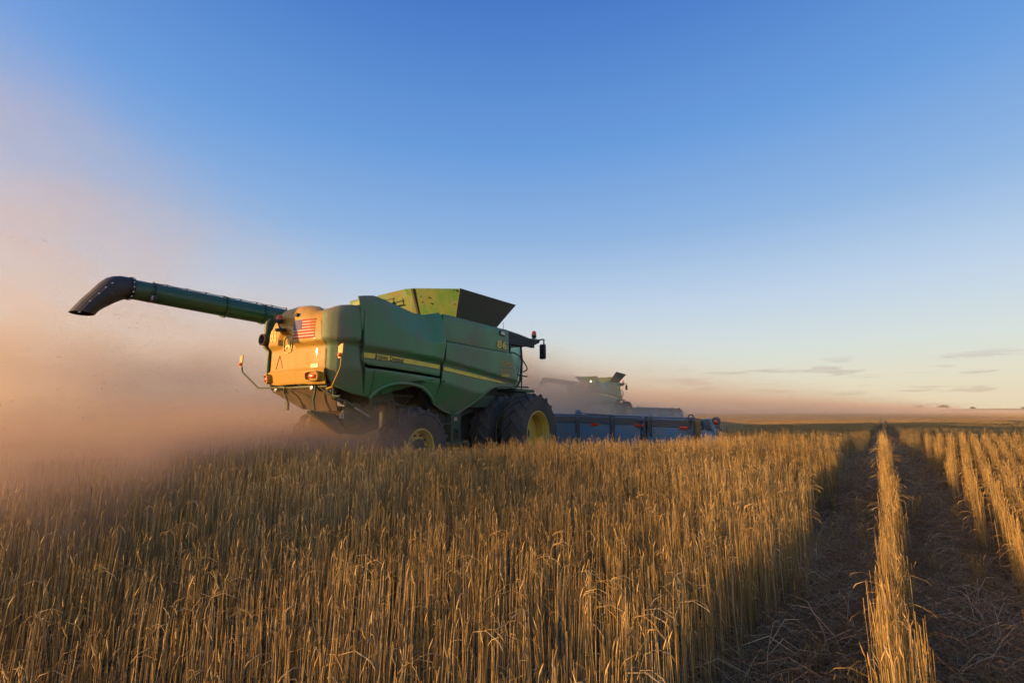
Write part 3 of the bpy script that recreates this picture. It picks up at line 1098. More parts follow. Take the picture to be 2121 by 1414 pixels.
# ---------------------------------------------------------------- combine harvester
def make_combine():
    root = bpy.data.objects.new('combine_harvester', None)
    link(root)
    root.empty_display_size = 1

    # --- inner carcass the shells hang on
    b = MB()
    b.prism([(-4.55, 2.0), (-4.55, 3.05), (-3.3, 3.3), (-0.12, 3.3), (-0.12, 1.55), (-0.9, 1.55), (-1.6, 1.35), (-2.1, 1.1), (-2.5, 1.35), (-3.0, 1.9), (-4.0, 1.95)], -1.18, 1.18)
    b.box((-1.3, 0, 1.05), (1.7, 1.5, 0.7))
    b.build('body', M_DARK, root)
    # closed deck between the shells, hidden engine bay lid
    b = MB()
    b.box((-4.25, 0, 3.26), (1.2, 1.9, 0.12), bev=0.03)
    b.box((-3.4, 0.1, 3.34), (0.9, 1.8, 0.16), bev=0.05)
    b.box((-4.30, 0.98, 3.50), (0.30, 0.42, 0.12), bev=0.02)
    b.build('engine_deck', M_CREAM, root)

    # --- rear hood
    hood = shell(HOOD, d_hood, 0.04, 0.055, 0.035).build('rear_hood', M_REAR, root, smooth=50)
    # number 86 on the left of the hood
    decal_text('86', [(-0.675, 2.795), (-0.44, 2.785), (-0.437, 3.02), (-0.672, 3.03)], d_hood, 0.008, bold=0.03, spacing=1.12).build('number_decal', M_DECAL, hood)
    # flag
    c = [(0.10, 2.789), (0.712, 2.774), (0.709, 3.117), (0.108, 3.132)]
    wh, rd, bl, st = MB(), MB(), MB(), MB()
    quad_decal(wh, c, 0, 1, 0, 1, d_hood, 0.005, 12)
    for k in range(13):
        if k % 2 == 0:
            w0, w1 = 1 - (k + 1) / 13, 1 - k / 13
            quad_decal(rd, c, 0.40 if k < 7 else 0, 1, w0, w1, d_hood, 0.0075, 12)
    quad_decal(bl, c, 0, 0.40, 6 / 13, 1, d_hood, 0.0085, 5)
    for r in range(9):
        for q in range(6 if r % 2 == 0 else 5):
            u = 0.40 * ((q + (0.5 if r % 2 == 0 else 1.0)) / 6)
            w = 1 - (r + 0.6) / 9 * 7 / 13 * 0.97
            pts = []
            for t in range(10):
                rr = 0.011 if t % 2 == 0 else 0.0045
                a = math.pi / 2 + t * math.pi / 5
                p = lerp2(c, u, w) + np.array([rr * math.cos(a), rr * math.sin(a)])
                pts.append(surf(p[0], p[1], 0.011, d_hood))
            ctr = lerp2(c, u, w)
            pts.append(surf(ctr[0], ctr[1], 0.011, d_hood))
            st.add(pts, [(10, t, (t + 1) % 10) for t in range(10)])
    fl = multi('flag_decal', hood, [(wh, M_WHITE), (rd, M_RED), (bl, M_BLUE), (st, M_WHITE)])
    # embossed emblem: arched shield border with a leaping deer
    em = MB()
    cx_, w_ = -0.155, 0.135
    pts = []
    for k in range(17):
        t = math.pi * k / 16
        pts.append(surf(cx_ + w_ * math.cos(t), 2.80 + 0.075 * math.sin(t), 0.012, d_hood))
    pts += [surf(cx_ - w_ * .98, 2.66, 0.010, d_hood), surf(cx_ - w_ * .85, 2.585, 0.010, d_hood), surf(cx_, 2.56, 0.010, d_hood),
            surf(cx_ + w_ * .85, 2.585, 0.010, d_hood), surf(cx_ + w_ * .98, 2.66, 0.010, d_hood)]
    em.tube(pts + [pts[0]], 0.009, 6)
    deer = [(-.95, -.55), (-.60, -.25), (-.50, .05), (-.20, .10), (.10, .12), (.30, .35), (.22, .60), (.05, .75), (.10, .98), (.20, .72), (.32, .70), (.35, .95),
            (.45, .72), (.58, .62), (.78, .50), (.74, .40), (.52, .40), (.48, .12), (.62, -.10), (.95, -.55), (.86, -.62), (.50, -.25), (.42, -.42), (.60, -.80), (.50, -.82),
            (.25, -.38), (.0, -.20), (-.30, -.18), (-.45, -.42), (-.85, -.68)]
    v2, f2, be2 = poly_grid([(cx_ + p[0] * .105, 2.70 + p[1] * .105) for p in deer], 0.5, 0.5)
    em.add([surf(s, z, 0.016, d_hood) for s, z in v2], f2)
    em.build('deer_emblem', M_FAINT, hood)
    # reflective markers
    mk = MB()
    tri = [(-0.42, 2.53), (-0.30, 2.29), (-0.52, 2.28)]
    mk.tube([surf(s, z, 0.004, d_hood) for s, z in tri + tri[:1]], 0.006, 5)
    mk.build('warning_triangle', M_REFD, hood)
    mk = MB()
    quad_decal(mk, [(0.56, 2.25), (0.755, 2.25), (0.755, 2.318), (0.56, 2.318)], 0, 1, 0, 1, d_hood, 0.005)
    mk.build('reflector', M_REFD, hood)
    mk = MB()
    quad_decal(mk, [(-0.83, 2.27), (-0.77, 2.27), (-0.77, 2.35), (-0.83, 2.35)], 0, 1, 0, 1, d_hood, 0.005)
    mk.build('reflector', M_REFD, hood)
    # tail lamps in oval housings at both corners
    for sg in (1, -1):
        hs = MB()
        s0 = 0.70 * sg if sg > 0 else -0.74
        ring = []
        ctr = np.array([s0, 2.095])
        outer, inner, deep = [], [], []
        NP = 24
        for k in range(NP):
            t = 2 * math.pi * k / NP
            ex = math.copysign(abs(math.cos(t)) ** .6, math.cos(t))
            ey = math.copysign(abs(math.sin(t)) ** .6, math.sin(t))
            wx = 0.185 if sg > 0 else 0.13
            outer.append(surf(ctr[0] + wx * ex, ctr[1] + 0.098 * ey, -0.03, d_hood))
            inner.append(surf(ctr[0] + wx * .90 * ex, ctr[1] + 0.090 * ey, 0.075, d_hood))
            ring.append(surf(ctr[0] + wx * .74 * ex, ctr[1] + 0.068 * ey, 0.078, d_hood))
            deep.append(surf(ctr[0] + wx * .66 * ex, ctr[1] + 0.058 * ey, 0.035, d_hood))
        vs = outer + inner + ring + deep
        fs = []
        for lay in range(3):
            for k in range(NP):
                k2 = (k + 1) % NP
                fs.append((lay * NP + k, lay * NP + k2, (lay + 1) * NP + k2, (lay + 1) * NP + k))
        fs.append(tuple(3 * NP + k for k in range(NP)))
        hs.add(vs, fs)
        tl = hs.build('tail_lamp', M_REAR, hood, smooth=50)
        ln = MB()
        p = surf(ctr[0], ctr[1], 0.045, d_hood)
        n_ = Vector(surf(ctr[0], ctr[1], 0.1, d_hood)) - Vector(p)
        bm = bmesh.new()
        bmesh.ops.create_uvsphere(bm, u_segments=16, v_segments=10, radius=1)
        sx = 0.095 if sg > 0 else 0.06
        ang = math.atan2(n_.y, n_.x)
        bm.verts.index_update()
        ln.add([Matrix.Rotation(ang, 3, 'Z') @ Vector((q.co.x * 0.02, q.co.y * sx, q.co.z * 0.04)) + Vector(p) for q in bm.verts], [[q.index for q in fc.verts] for fc in bm.faces])
        bm.free()
        ln.build('lamp_lens', M_REFL, hood)
    # round button high on the hood
    kb = MB()
    p = surf(0.192, 3.23, 0.0, d_hood)
    kb.lathe([(0.0, -0.04), (0.034, -0.04), (0.04, 0.02)], p, axis='x', n=16)
    kb.build('hood_button', M_DARK, hood)

    # intake snorkel at the left corner
    sn = MB()
    sn.lathe([(0.105, -0.02), (0.115, -0.22), (0.10, -0.225), (0.085, -0.20), (0.08, -0.05), (0.01, -0.05)], (-4.95, -0.88, 2.86), axis='x', n=28)
    sn.lathe([(0.135, 0.04), (0.135, -0.02), (0.10, -0.03)], (-4.95, -0.88, 2.86), axis='x', n=28)
    sn.lathe([(0.035, -0.10), (0.04, -0.12), (0.0, -0.125)], (-4.95, -0.88, 2.86), axis='x', n=16)
    sn.build('intake_pipe', M_RUB, root)

    # beacon on a bracket on the hood
    bc = MB()
    bc.box((-5.16, -0.235, 2.985), (0.16, 0.17, 0.05), bev=0.008)
    bc.tube([(-5.17, -0.25, 3.01), (-5.20, -0.27, 3.08), (-5.19, -0.28, 3.13)], 0.014, 8)
    bc.box((-5.08, -0.17, 3.13), (0.05, 0.02, 0.20), bev=0.005)
    bc.lathe([(0.0, 0.0), (0.055, 0.0), (0.062, 0.03), (0.06, 0.06)], (-5.19, -0.28, 3.12), axis='z', n=20)
    bo = bc.build('beacon', M_DARK, root)
    bl_ = MB()
    bl_.lathe([(0.056, 0.06), (0.055, 0.10), (0.045, 0.135), (0.022, 0.155), (0.0, 0.16)], (-5.19, -0.28, 3.12), axis='z', n=20)
    bl_.build('beacon_lens', M_REDL, bo)

    # --- side shells, both sides
    for mir in (False, True):
        sg = -1 if mir else 1
        pa = shell(PA, d_a, 0.035, 0.075, 0.045, mir).build('side_shield', M_GREEN, root, smooth=50)
        arch = [(1.798, 1.735), (1.84, 1.80), (1.897, 1.858), (1.99, 1.92), (2.096, 1.966), (2.21, 2.0), (2.337, 2.021), (2.48, 2.025), (2.635, 2.017), (2.78, 2.0),
                (2.93, 1.965), (3.083, 1.894), (3.241, 1.792), (3.37, 1.667)]
        if not mir:
            decal_poly([(1.787, 1.78), (1.797, 1.78), (1.797, 2.225), (1.787, 2.225)], d_a, 0.003).build('panel_seam', M_EDGE, pa)
        lp = MB()
        lp.tube([surf(sg * s, z - .01, 0.02, d_a) for s, z in arch], 0.034, 10)
        lp.build('fender_lip', M_GREEN, pa, smooth=60)
        pb = shell(PB, d_b, 0.035, 0.08, 0.045, mir).build('engine_door', M_GREEN, root, smooth=50)
        pc = shell(PC, d_c, 0.03, 0.15, 0.08, mir).build('tank_side', M_GREEN, root, smooth=50)
        pd = shell(PD, d_d, 0.035, 0.08, 0.045, mir).build('front_shield', M_GREEN, root, smooth=50)
        arch = [(6.40, 2.075), (6.18, 2.10), (5.947, 2.112), (5.77, 2.112), (5.6, 2.10), (5.42, 2.072), (5.251, 2.022), (5.065, 1.925), (4.904, 1.812), (4.77, 1.73),
                (4.647, 1.655), (4.52, 1.57), (4.402, 1.50), (4.32, 1.458), (4.232, 1.435), (4.15, 1.428), (4.082, 1.432), (3.95, 1.458), (3.807, 1.497), (3.588, 1.582), (3.42, 1.65)]
        lp = MB()
        lp.tube([surf(sg * s, z, 0.005, d_d) for s, z in arch], 0.02, 8)
        lp.build('fender_lip', M_GREEN, pd, smooth=60)
        for (poly, dsp, par) in (([(1.574, 2.527), (3.385, 2.437), (3.385, 2.351), (1.578, 2.43)], d_b, pb),
                                 ([(3.525, 2.417), (4.684, 2.324), (5.62, 2.229), (5.94, 2.172), (5.70, 2.180), (4.685, 2.241), (3.525, 2.341)], d_d, pd)):
            cs = np.mean([p[0] for p in poly]), np.mean([p[1] for p in poly])
            big = [(p[0] + (0.012 if p[0] > cs[0] else -0.012), p[1] + (0.010 if k < len(poly) / 2 else -0.010)) for k, p in enumerate(poly)]
            e = decal_poly([(p[0] * 1, p[1]) for p in big], dsp, 0.0035)
            s_ = decal_poly(poly, dsp, 0.006)
            if mir:
                for q in (e, s_):
                    q.v = [(p[0], -p[1], p[2]) for p in q.v]
            e.build('stripe_edge', M_EDGE, par)
            s_.build('yellow_stripe', M_STRIPE, par)
        if not mir:
            # the maker's lettering on the stripe
            z0 = lambda s: 2.483 - 0.052 * (s - 1.7)
            def tx(t, s0, s1, zb, h, par, m, dsp, sl=-0.052, **k):
                decal_text(t, [(s0, zb), (s1, zb + sl * (s1 - s0)), (s1, zb + h + sl * (s1 - s0)), (s0, zb + h)], dsp, 0.010, **k).build('lettering', m, par)
            tx('J', 1.76, 1.81, 2.418, 0.092, pb, M_EDGE, d_b, bold=0.03)
            tx('OHN', 1.825, 2.02, 2.424, 0.066, pb, M_EDGE, d_b, bold=0.03)
            tx('D', 2.075, 2.135, 2.406, 0.088, pb, M_EDGE, d_b, bold=0.03)
            tx('EERE', 2.145, 2.385, 2.402, 0.066, pb, M_EDGE, d_b, bold=0.03)
            o_ = decal_text('86', [(5.475, 3.025), (5.935, 3.03), (5.935, 3.268), (5.475, 3.258)], d_c, 0.005, bold=0.075, spacing=1.12)
            o_.build('number_edge', M_EDGE, pc)
            decal_text('86', [(5.49, 3.037), (5.92, 3.042), (5.92, 3.258), (5.49, 3.248)], d_c, 0.009, bold=0.035, spacing=1.12).build('number_decal', M_DECAL, pc)
            for t, s0, s1, zb, h, m, kw in (('OLSEN', 5.505, 6.08, 2.648, 0.080, M_DECALO, dict(bold=0.03)),
                                            ('CUSTOM', 5.495, 5.785, 2.586, 0.042, M_DECALO, dict(bold=0.02)),
                                            ('FARMS', 5.83, 6.10, 2.586, 0.042, M_DECALO, dict(bold=0.02)),
                                            ('L.L.C.', 5.72, 5.86, 2.556, 0.020, M_DECALO, dict(bold=0.02)),
                                            ('507', 5.512, 5.655, 2.490, 0.050, M_DECALO, dict(bold=0.02)),
                                            ('275-3176', 5.70, 6.08, 2.490, 0.050, M_DECALO, dict(bold=0.02)),
                                            ('Hendricks,', 5.50, 5.775, 2.438, 0.042, M_DECALO, dict(bold=0.01, shear=0.35)),
                                            ('Minnesota', 5.80, 6.09, 2.438, 0.042, M_DECALO, dict(bold=0.01, shear=0.35)),
                                            ('S680', 5.577, 5.946, 2.335, 0.080, M_DECAL, dict(bold=0.03, shear=0.1))):
                tx(t, s0, s1, zb, h, pd, m, d_d, sl=0.008, **kw)
            # square work lamp high on the tank side
            lm = MB()
            for a_, b_, of in ((0.10, 0.052, 0.012), ):
                cx2, cz2 = 5.71, 3.44
                lm.box((surf(cx2, cz2)[0], 1.53, cz2), (0.21, 0.03, 0.12), bev=0.008)
            lo = lm.build('side_lamp', M_DARK, pc)
            lm = MB()
            lm.box((surf(cx2, cz2)[0], 1.546, cz2), (0.165, 0.014, 0.085), bev=0.004)
            lm.build('lamp_lens', M_LENS, pc)
            h_ = MB()
            p = surf(3.545, 2.112, 0.0, d_d)
            h_.lathe([(0.0, 0.006), (0.02, 0.012), (0.026, 0.004)], p, axis='y', n=14)
            h_.build('door_latch', M_DARK, pd)

    # --- grain tank and its flared extensions
    gt = MB()
    gt.box((-1.46, 0, 2.9), (2.70, 2.9, 1.28), bev=0.02)
    gto = gt.build('grain_tank', M_GREEN, root)
    T = 0.012
    BR, BL_ = 1.30, -1.30
    fr = [(-1.99, BR, 3.50), (-0.48, BR, 3.50), (0.10, 1.62, 4.265), (-2.22, 1.62, 4.19)]
    MB().plate(fr, T).build('tank_flap', M_FLAP, gto, smooth=0)
    fl_ = [(-0.48, BL_, 3.50), (-1.99, BL_, 3.50), (-2.22, -1.62, 4.19), (0.10, -1.62, 4.265)]
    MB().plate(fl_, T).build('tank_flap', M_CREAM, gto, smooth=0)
    rw = MB()
    rw.plate([(-1.99, BR - .01, 3.50), (-2.20, 1.60, 4.185), (-2.42, 0.36, 4.33), (-2.10, 0.34, 3.50)], T)
    rw.build('tank_flap', M_CREAM, gto, smooth=0)
    rw = MB()
    rw.plate([(-2.10, 0.335, 3.50), (-2.42, 0.355, 4.325), (-2.36, 0.02, 4.375), (-2.10, 0.0, 3.50)], T)
    rw.plate([(-2.10, 0.0, 3.50), (-2.36, 0.02, 4.375), (-2.30, -0.98, 4.37), (-2.05, -0.98, 3.50)], T)
    rw.plate([(-2.05, -0.98, 3.50), (-2.30, -0.98, 4.37), (-2.22, -1.60, 4.19), (-1.99, -1.29, 3.50)], T)
    rw.build('tank_flap', M_CREAM, gto, smooth=0)
    rw = MB()
    rw.plate([(-0.46, BR - .01, 3.50), (0.10, 1.60, 4.26), (0.16, -1.60, 4.26), (-0.46, BL_ + .01, 3.50)], -T)
    rw.build('tank_flap', M_CREAM, gto, smooth=0)
    MB().plate([(-2.10, 0.37, 3.50), (-2.44, 0.385, 4.315), (-2.44, 0.32, 4.325), (-2.10, 0.305, 3.50)], -0.01).build('flap_seam', M_DARK, gto, smooth=0)
    st_ = MB()
    st_.box((-2.42, -0.42, 4.05), (0.14, 0.34, 0.02))
    st_.box((-2.44, -0.58, 4.12), (0.02, 0.03, 0.15), rx=0.25)
    st_.box((-2.44, -0.26, 4.12), (0.02, 0.03, 0.15), rx=-0.25)
    st_.tube([(-2.47, -0.60, 4.15), (-2.47, -0.24, 4.15)], 0.012, 6)
    st_.build('grab_step', M_DGREEN, gto)
    bt = MB()
    for x, y, z in ((-2.41, 0.62, 4.10), (-2.37, 0.64, 3.97), (-2.25, 1.46, 4.16), (-2.17, 1.42, 3.86), (-2.12, 1.34, 3.60), (-2.26, 1.02, 3.62), (-2.15, 0.40, 3.64)):
        MB().lathe([(0.0, -0.02), (0.018, -0.02), (0.02, 0.01)], (x - 0.01, y, z), axis='x', n=8).build('bolt', M_DGREEN, gto)
    for x in (-1.9, -1.25, -0.62):
        MB().box((x, 1.36, 3.585), (0.09, 0.06, 0.05), bev=0.006).build('hinge', M_DGREEN, gto)

    # --- unloading auger folded back along the left side
    A0, A1 = Vector((-0.55, -1.66, 3.45)), Vector((-6.94, -2.10, 3.65))
    ad = (A1 - A0).normalized()
    ag = MB()
    ag.tube([A0, A0 + ad * 4.1], [0.215, 0.205], 32)
    ag.tube([A0 + ad * 4.1, A0 + ad * 4.85], [0.199, 0.197], 32)
    ag.tube([A0 + ad * 4.85, A1], [0.193, 0.178], 32)
    ag.tube([(-0.55, -1.66, 3.45), (-0.5, -1.55, 3.1), (-0.45, -1.3, 2.6)], [0.215, 0.23, 0.23], 24)
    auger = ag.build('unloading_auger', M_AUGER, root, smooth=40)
    fg = MB()
    for d in (4.10, 4.85):
        p = A0 + ad * d
        fg.tube([p - ad * .014, p + ad * .014], 0.222, 32)
        for k in range(12):
            t = 2 * math.pi * k / 12
            q = p + Vector((0, math.cos(t), math.sin(t))) * 0.213
            fg.tube([q - ad * .03, q + ad * .03], 0.010, 6)
        fg.build('flange', M_AUGER, auger)
        fg = MB()
    p = A0 + ad * 6.1
    fg.tube([p - ad * .008, p + ad * .008], 0.188, 32)
    fg.build('flange', M_AUGER, auger)
    cb = MB()
    pts = []
    for k in range(24):
        d = 3.6 + k * (6.08 - 3.6) / 23
        pts.append(A0 + ad * d + Vector((0, 0.03, 0.225 + (0.0 if k % 3 else 0.012) - 0.007 * k / 4)))
    cb.tube(pts, 0.008, 6)
    for k in range(0, 24, 3):
        cb.box(pts[k] - Vector((0, 0, 0.012)), (0.025, 0.02, 0.035))
    p = A0 + ad * 6.08
    pts = [p + Vector((0, math.cos(t) * 0.20, math.sin(t) * 0.20)) for t in np.linspace(1.45, -0.35, 10)]
    cb.tube(pts, 0.009, 6)
    pts = [pts[-1], pts[-1] + Vector((-0.03, 0.02, -0.05)), pts[-1] + Vector((-0.06, 0.0, -0.02)), pts[-3] + Vector((-0.05, 0.02, 0))]
    cb.tube(pts, 0.007, 6)
    cb.build('lamp_cable', M_DARK, auger)
    lp = MB()
    q = A0 + ad * 6.10 + Vector((0, 0.19, -0.13))
    lp.lathe([(0.0, 0.06), (0.03, 0.055), (0.05, 0.03), (0.058, 0.0), (0.055, -0.02)], (q.x, q.y, q.z), axis='x', n=18)
    lo = lp.build('auger_lamp', M_DARK, auger)
    lp = MB()
    lp.lathe([(0.052, -0.02), (0.035, -0.035), (0.0, -0.04)], (q.x, q.y, q.z), axis='x', n=18)
    lp.build('lamp_lens', M_LENS, auger)
    # rubber spout, bent down
    top = [(-6.90, 3.845), (-7.0, 3.852), (-7.09, 3.85), (-7.18, 3.825), (-7.26, 3.775), (-7.34, 3.675), (-7.42, 3.535), (-7.53, 3.36), (-7.655, 3.12)]
    bot = [(-6.90, 3.465), (-6.95, 3.455), (-7.0, 3.44), (-7.06, 3.395), (-7.12, 3.35), (-7.18, 3.295), (-7.24, 3.24), (-7.29, 3.185), (-7.335, 3.105)]
    n = 32
    rings, inner = [], []
    for i, ((x0, z0), (x1, z1)) in enumerate(zip(top, bot)):
        cx2, cz2 = (x0 + x1) / 2, (z0 + z1) / 2
        hx, hz = (x0 - x1) / 2, (z0 - z1) / 2
        wy = 0.185 + 0.012 * min(i, 4)
        yy = -2.10 - 0.012 * i
        rings.append([(cx2 + hx * math.cos(2 * math.pi * k / n), yy + wy * math.sin(2 * math.pi * k / n), cz2 + hz * math.cos(2 * math.pi * k / n)) for k in range(n)])
        inner.append([(cx2 + hx * .93 * math.cos(2 * math.pi * k / n), yy + wy * .93 * math.sin(2 * math.pi * k / n), cz2 + hz * .93 * math.cos(2 * math.pi * k / n)) for k in range(n)])
    sp = MB()
    allr = rings + inner[::-1]
    vs = [p for r in allr for p in r]
    fs = []
    for i in range(len(allr) - 1):
        for k in range(n):
            k2 = (k + 1) % n
            fs.append((i * n + k, (i + 1) * n + k, (i + 1) * n + k2, i * n + k2))
    sp.add(vs, fs)
    sp.tube([(-6.90, -2.10, 3.655), (-6.955, -2.10, 3.655)], 0.205, 32, cap=False)
    spo = sp.build('spout', M_BOOT, auger, smooth=50)
    bt = MB()
    for k in range(14):
        t = 2 * math.pi * k / 14
        MB().lathe([(0.0, 0.016), (0.011, 0.016), (0.012, -0.005)], (-6.93, -2.1 + 0.205 * math.cos(t), 3.655 + 0.205 * math.sin(t)), axis='y', n=6).build('bolt', M_STEEL, auger)
    strip = []
    for i, f_ in ((4, 0.30), (5, 0.32), (6, 0.34), (7, 0.36), (8, 0.38)):
        k = 5
        p = Vector(rings[i][k])
        strip.append(p)
        MB().lathe([(0.0, 0.022), (0.012, 0.02), (0.014, 0.0)], (p.x + .01, p.y + .012, p.z - .02), axis='y', n=8).build('bolt', M_STEEL, auger)
    pt = MB()
    a_ = [Vector(rings[i][3]) + Vector((0, 0.004, 0.003)) for i in (5, 6, 7, 8)]
    b_ = [Vector(rings[i][6]) + Vector((0, 0.010, 0.0)) for i in (5, 6, 7, 8)]
    pt.add([*a_, *b_], [(i, i + 1, i + 5, i + 4) for i in range(3)])
    # patch on the boot side, kept a few millimetres proud
    pt.build('spout_patch', M_BOOT, auger)

    # --- cab
    cab = MB()
    cab.box((0.10, -0.45, 2.6), (0.10, 0.8, 1.4))
    cab.box((0.10, 0.0, 2.15), (0.10, 1.7, 0.5))
    cab.box((0.8, 0, 1.95), (1.5, 1.74, 0.12))
    for y in (-.86, .86):
        cab.tube([(1.56, y, 3.40), (1.62, y, 2.9), (1.50, y, 2.35), (1.1, y, 1.95)], 0.035, 8)
        cab.tube([(0.95, y, 3.40), (0.97, y, 1.98)], 0.03, 8)
    cab.box((0.72, 0.1, 2.45), (0.14, 0.5, 0.75), ry=-0.15, bev=0.04)
    cab.box((0.95, 0.1, 2.1), (0.5, 0.5, 0.14), bev=0.04)
    cab.tube([(1.25, 0.1, 2.0), (1.15, 0.1, 2.5), (1.08, 0.1, 2.62)], 0.03, 8)
    cabo = cab.build('cab', M_DARK, root)
    gl = MB()
    gl.prism([(0.13, 2.0), (0.13, 3.36), (1.54, 3.36), (1.60, 2.9), (1.48, 2.32), (1.08, 2.0)], 0.86, 0.868)
    gl.prism([(0.13, 2.0), (0.13, 3.36), (1.54, 3.36), (1.60, 2.9), (1.48, 2.32), (1.08, 2.0)], -0.868, -0.86)
    gl.plate([(1.60, -0.84, 3.36), (1.60, 0.84, 3.36), (1.66, 0.84, 2.9), (1.66, -0.84, 2.9)], 0.008)
    gl.plate([(1.66, -0.84, 2.9), (1.66, 0.84, 2.9), (1.18, 0.84, 1.95), (1.18, -0.84, 1.95)], 0.008)
    gl.build('window', M_GLASS, cabo, smooth=0)
    rf = MB()
    rf.prism([(0.0, 3.66), (0.6, 3.70), (1.35, 3.68), (1.95, 3.64), (2.42, 3.70), (2.50, 3.68), (2.48, 3.60), (2.2, 3.50), (1.8, 3.40), (1.2, 3.37), (0.3, 3.36), (0.0, 3.38)], -0.98, 0.98)
    ro = rf.build('roof', M_DARK, cabo)
    rf = MB()
    rf.prism([(-0.02, 3.672), (0.6, 3.712), (1.35, 3.692), (1.95, 3.652), (2.40, 3.712), (2.40, 3.735), (1.95, 3.675), (1.35, 3.72), (0.6, 3.75), (-0.02, 3.71)], -0.94, 0.94)
    rf.build('roof_cap', M_GREEN, cabo)
    an = MB()
    an.tube([(0.05, 1.25, 3.5), (0.05, 1.25, 3.83)], 0.006, 5)
    an.build('aerial', M_DARK, cabo)
    for sg in (1, -1):
        bc = MB()
        bc.lathe([(0.0, 0.0), (0.05, 0.0), (0.075, 0.03), (0.078, 0.085)], (2.28, sg * 0.90, 3.73), axis='z', n=20)
        bo = bc.build('beacon', M_DARK, cabo)
        bc = MB()
        bc.lathe([(0.074, 0.085), (0.074, 0.15), (0.06, 0.20), (0.03, 0.225), (0.0, 0.23)], (2.28, sg * 0.90, 3.73), axis='z', n=20)
        bc.build('beacon_lens', M_REDL, cabo)
        mr = MB()
        mr.tube([(2.35, sg * 0.92, 3.66), (2.38, sg * 1.12, 3.68), (2.30, sg * 1.24, 3.66), (2.27, sg * 1.25, 3.50)], 0.022, 8)
        mr.box((2.20, sg * 1.25, 3.27), (0.10, 0.20, 0.46), rz=0.2, bev=0.035)
        mr.box((1.95, sg * 0.86, 3.47), (0.7, 0.10, 0.10), bev=0.02)
        mo = mr.build('mirror', M_DARK, cabo)
    # operator's platform, rails and ladder behind the cab door
    pf = MB()
    pf.box((0.62, 1.28, 2.03), (0.95, 0.62, 0.075), bev=0.01)
    pf.build('platform', M_DGREEN, root)
    rl = MB()
    Y = 1.50
    rl.tube([(0.22, Y, 2.05), (0.16, Y, 2.40), (0.02, Y, 2.92), (0.06, Y, 3.0), (0.14, Y, 3.01), (0.44, Y, 2.96), (0.62, Y, 2.86), (0.80, Y, 2.72), (0.86, Y, 2.64), (0.80, Y, 2.58), (0.64, Y, 2.54)], 0.018, 8)
    rl.tube([(0.55, Y, 2.05), (0.58, Y, 2.55), (0.60, Y, 2.90)], 0.018, 8)
    rl.tube([(0.14, Y, 2.44), (0.86, Y, 2.42)], 0.018, 8)
    rl.tube([(0.20, Y, 2.12), (0.90, Y, 2.13)], 0.022, 8)
    rl.tube([(0.66, Y - .3, 2.05), (0.70, Y - .3, 2.7), (0.55, Y - .3, 2.95)], 0.014, 8)
    rl.build('handrail', M_DGREEN, root)
    wl = MB()
    wl.box((0.72, 1.48, 1.94), (0.16, 0.10, 0.13), bev=0.01)
    wo_ = wl.build('side_marker', M_DARK, root)
    wl = MB()
    wl.box((0.815, 1.48, 1.94), (0.03, 0.09, 0.10), bev=0.01)
    wl.build('marker_lens', M_AMBER, wo_)

    # --- signal lights on folding arms at the rear corners
    for name, path, pl in (('L', [(-4.86, -0.34, 1.92), (-4.95, -0.63, 1.925), (-4.95, -1.27, 1.945), (-4.95, -1.93, 2.29), (-4.95, -1.955, 2.35), (-4.95, -1.96, 2.40)], None),
                           ('R', [(-4.80, 0.90, 1.86), (-4.98, 0.98, 1.875), (-4.98, 1.12, 1.90), (-4.98, 1.32, 2.22), (-4.98, 1.335, 2.34), (-4.98, 1.33, 2.38)], None)):
        ar = MB()
        ar.tube(path, 0.016, 8)
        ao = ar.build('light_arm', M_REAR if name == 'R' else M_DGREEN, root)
        q = Vector(path[-1])
        pp = MB()
        sk = 0.012 if name == 'R' else -0.006
        pp.prism([(q.y - .045, q.z + .0), (q.y + .025, q.z - .0), (q.y + .055 + sk, q.z + .10), (q.y + .062 + sk, q.z + .245), (q.y - .01 + sk, q.z + .235), (q.y - .055, q.z + .20)], q.x - .035, q.x - .015, 'yz')
        pp.build('marker_plate', M_AMBERP, ao)
        pp = MB()
        pp.lathe([(0.0, -0.06), (0.025, -0.052), (0.036, -0.03), (0.038, 0.0)], (q.x - .02, q.y + .008, q.z + .055), axis='x', n=14)
        pp.build('signal_lamp', M_AMBER, ao)

    # --- undercarriage: chute, chopper, axles
    ch = MB()
    ch.plate([(-4.84, -0.98, 1.95), (-4.84, 0.98, 1.93), (-4.68, 0.92, 1.50), (-4.68, 0.25, 1.50), (-4.68, -0.18, 1.55), (-4.68, -0.66, 1.71), (-4.78, -0.98, 1.87)], 0.02)
    ch.plate([(-4.66, -0.2, 1.545), (-4.66, 0.92, 1.50), (-3.9, 0.92, 1.50), (-3.9, -0.2, 1.6)], 0.02)
    ch.build('straw_chute', M_CHUTE, root)
    fr_ = MB()
    fr_.box((-4.88, 0.0, 1.935), (0.06, 1.75, 0.05))
    fr_.tube([(-4.92, 0.57, 1.95), (-4.94, 0.60, 1.86), (-4.92, 0.53, 1.68), (-4.9, 0.55, 1.50)], 0.022, 8)
    fr_.tube([(-4.9, -0.40, 1.96), (-4.92, -0.42, 1.85), (-4.9, -0.31, 1.69), (-4.9, -0.28, 1.53)], 0.020, 8)
    fr_.box((-4.92, -0.28, 1.58), (0.04, 0.10, 0.15))
    fr_.tube([(-4.92, 0.62, 1.96), (-4.85, 0.95, 1.72), (-4.6, 1.0, 1.60)], 0.012, 8)
    fr_.tube([(-4.92, -0.38, 1.94), (-4.80, 0.2, 1.74)], 0.008, 6)
    fr_.tube([(-4.9, 0.98, 1.86), (-4.86, 1.05, 1.72), (-4.7, 1.10, 1.66)], 0.022, 8)
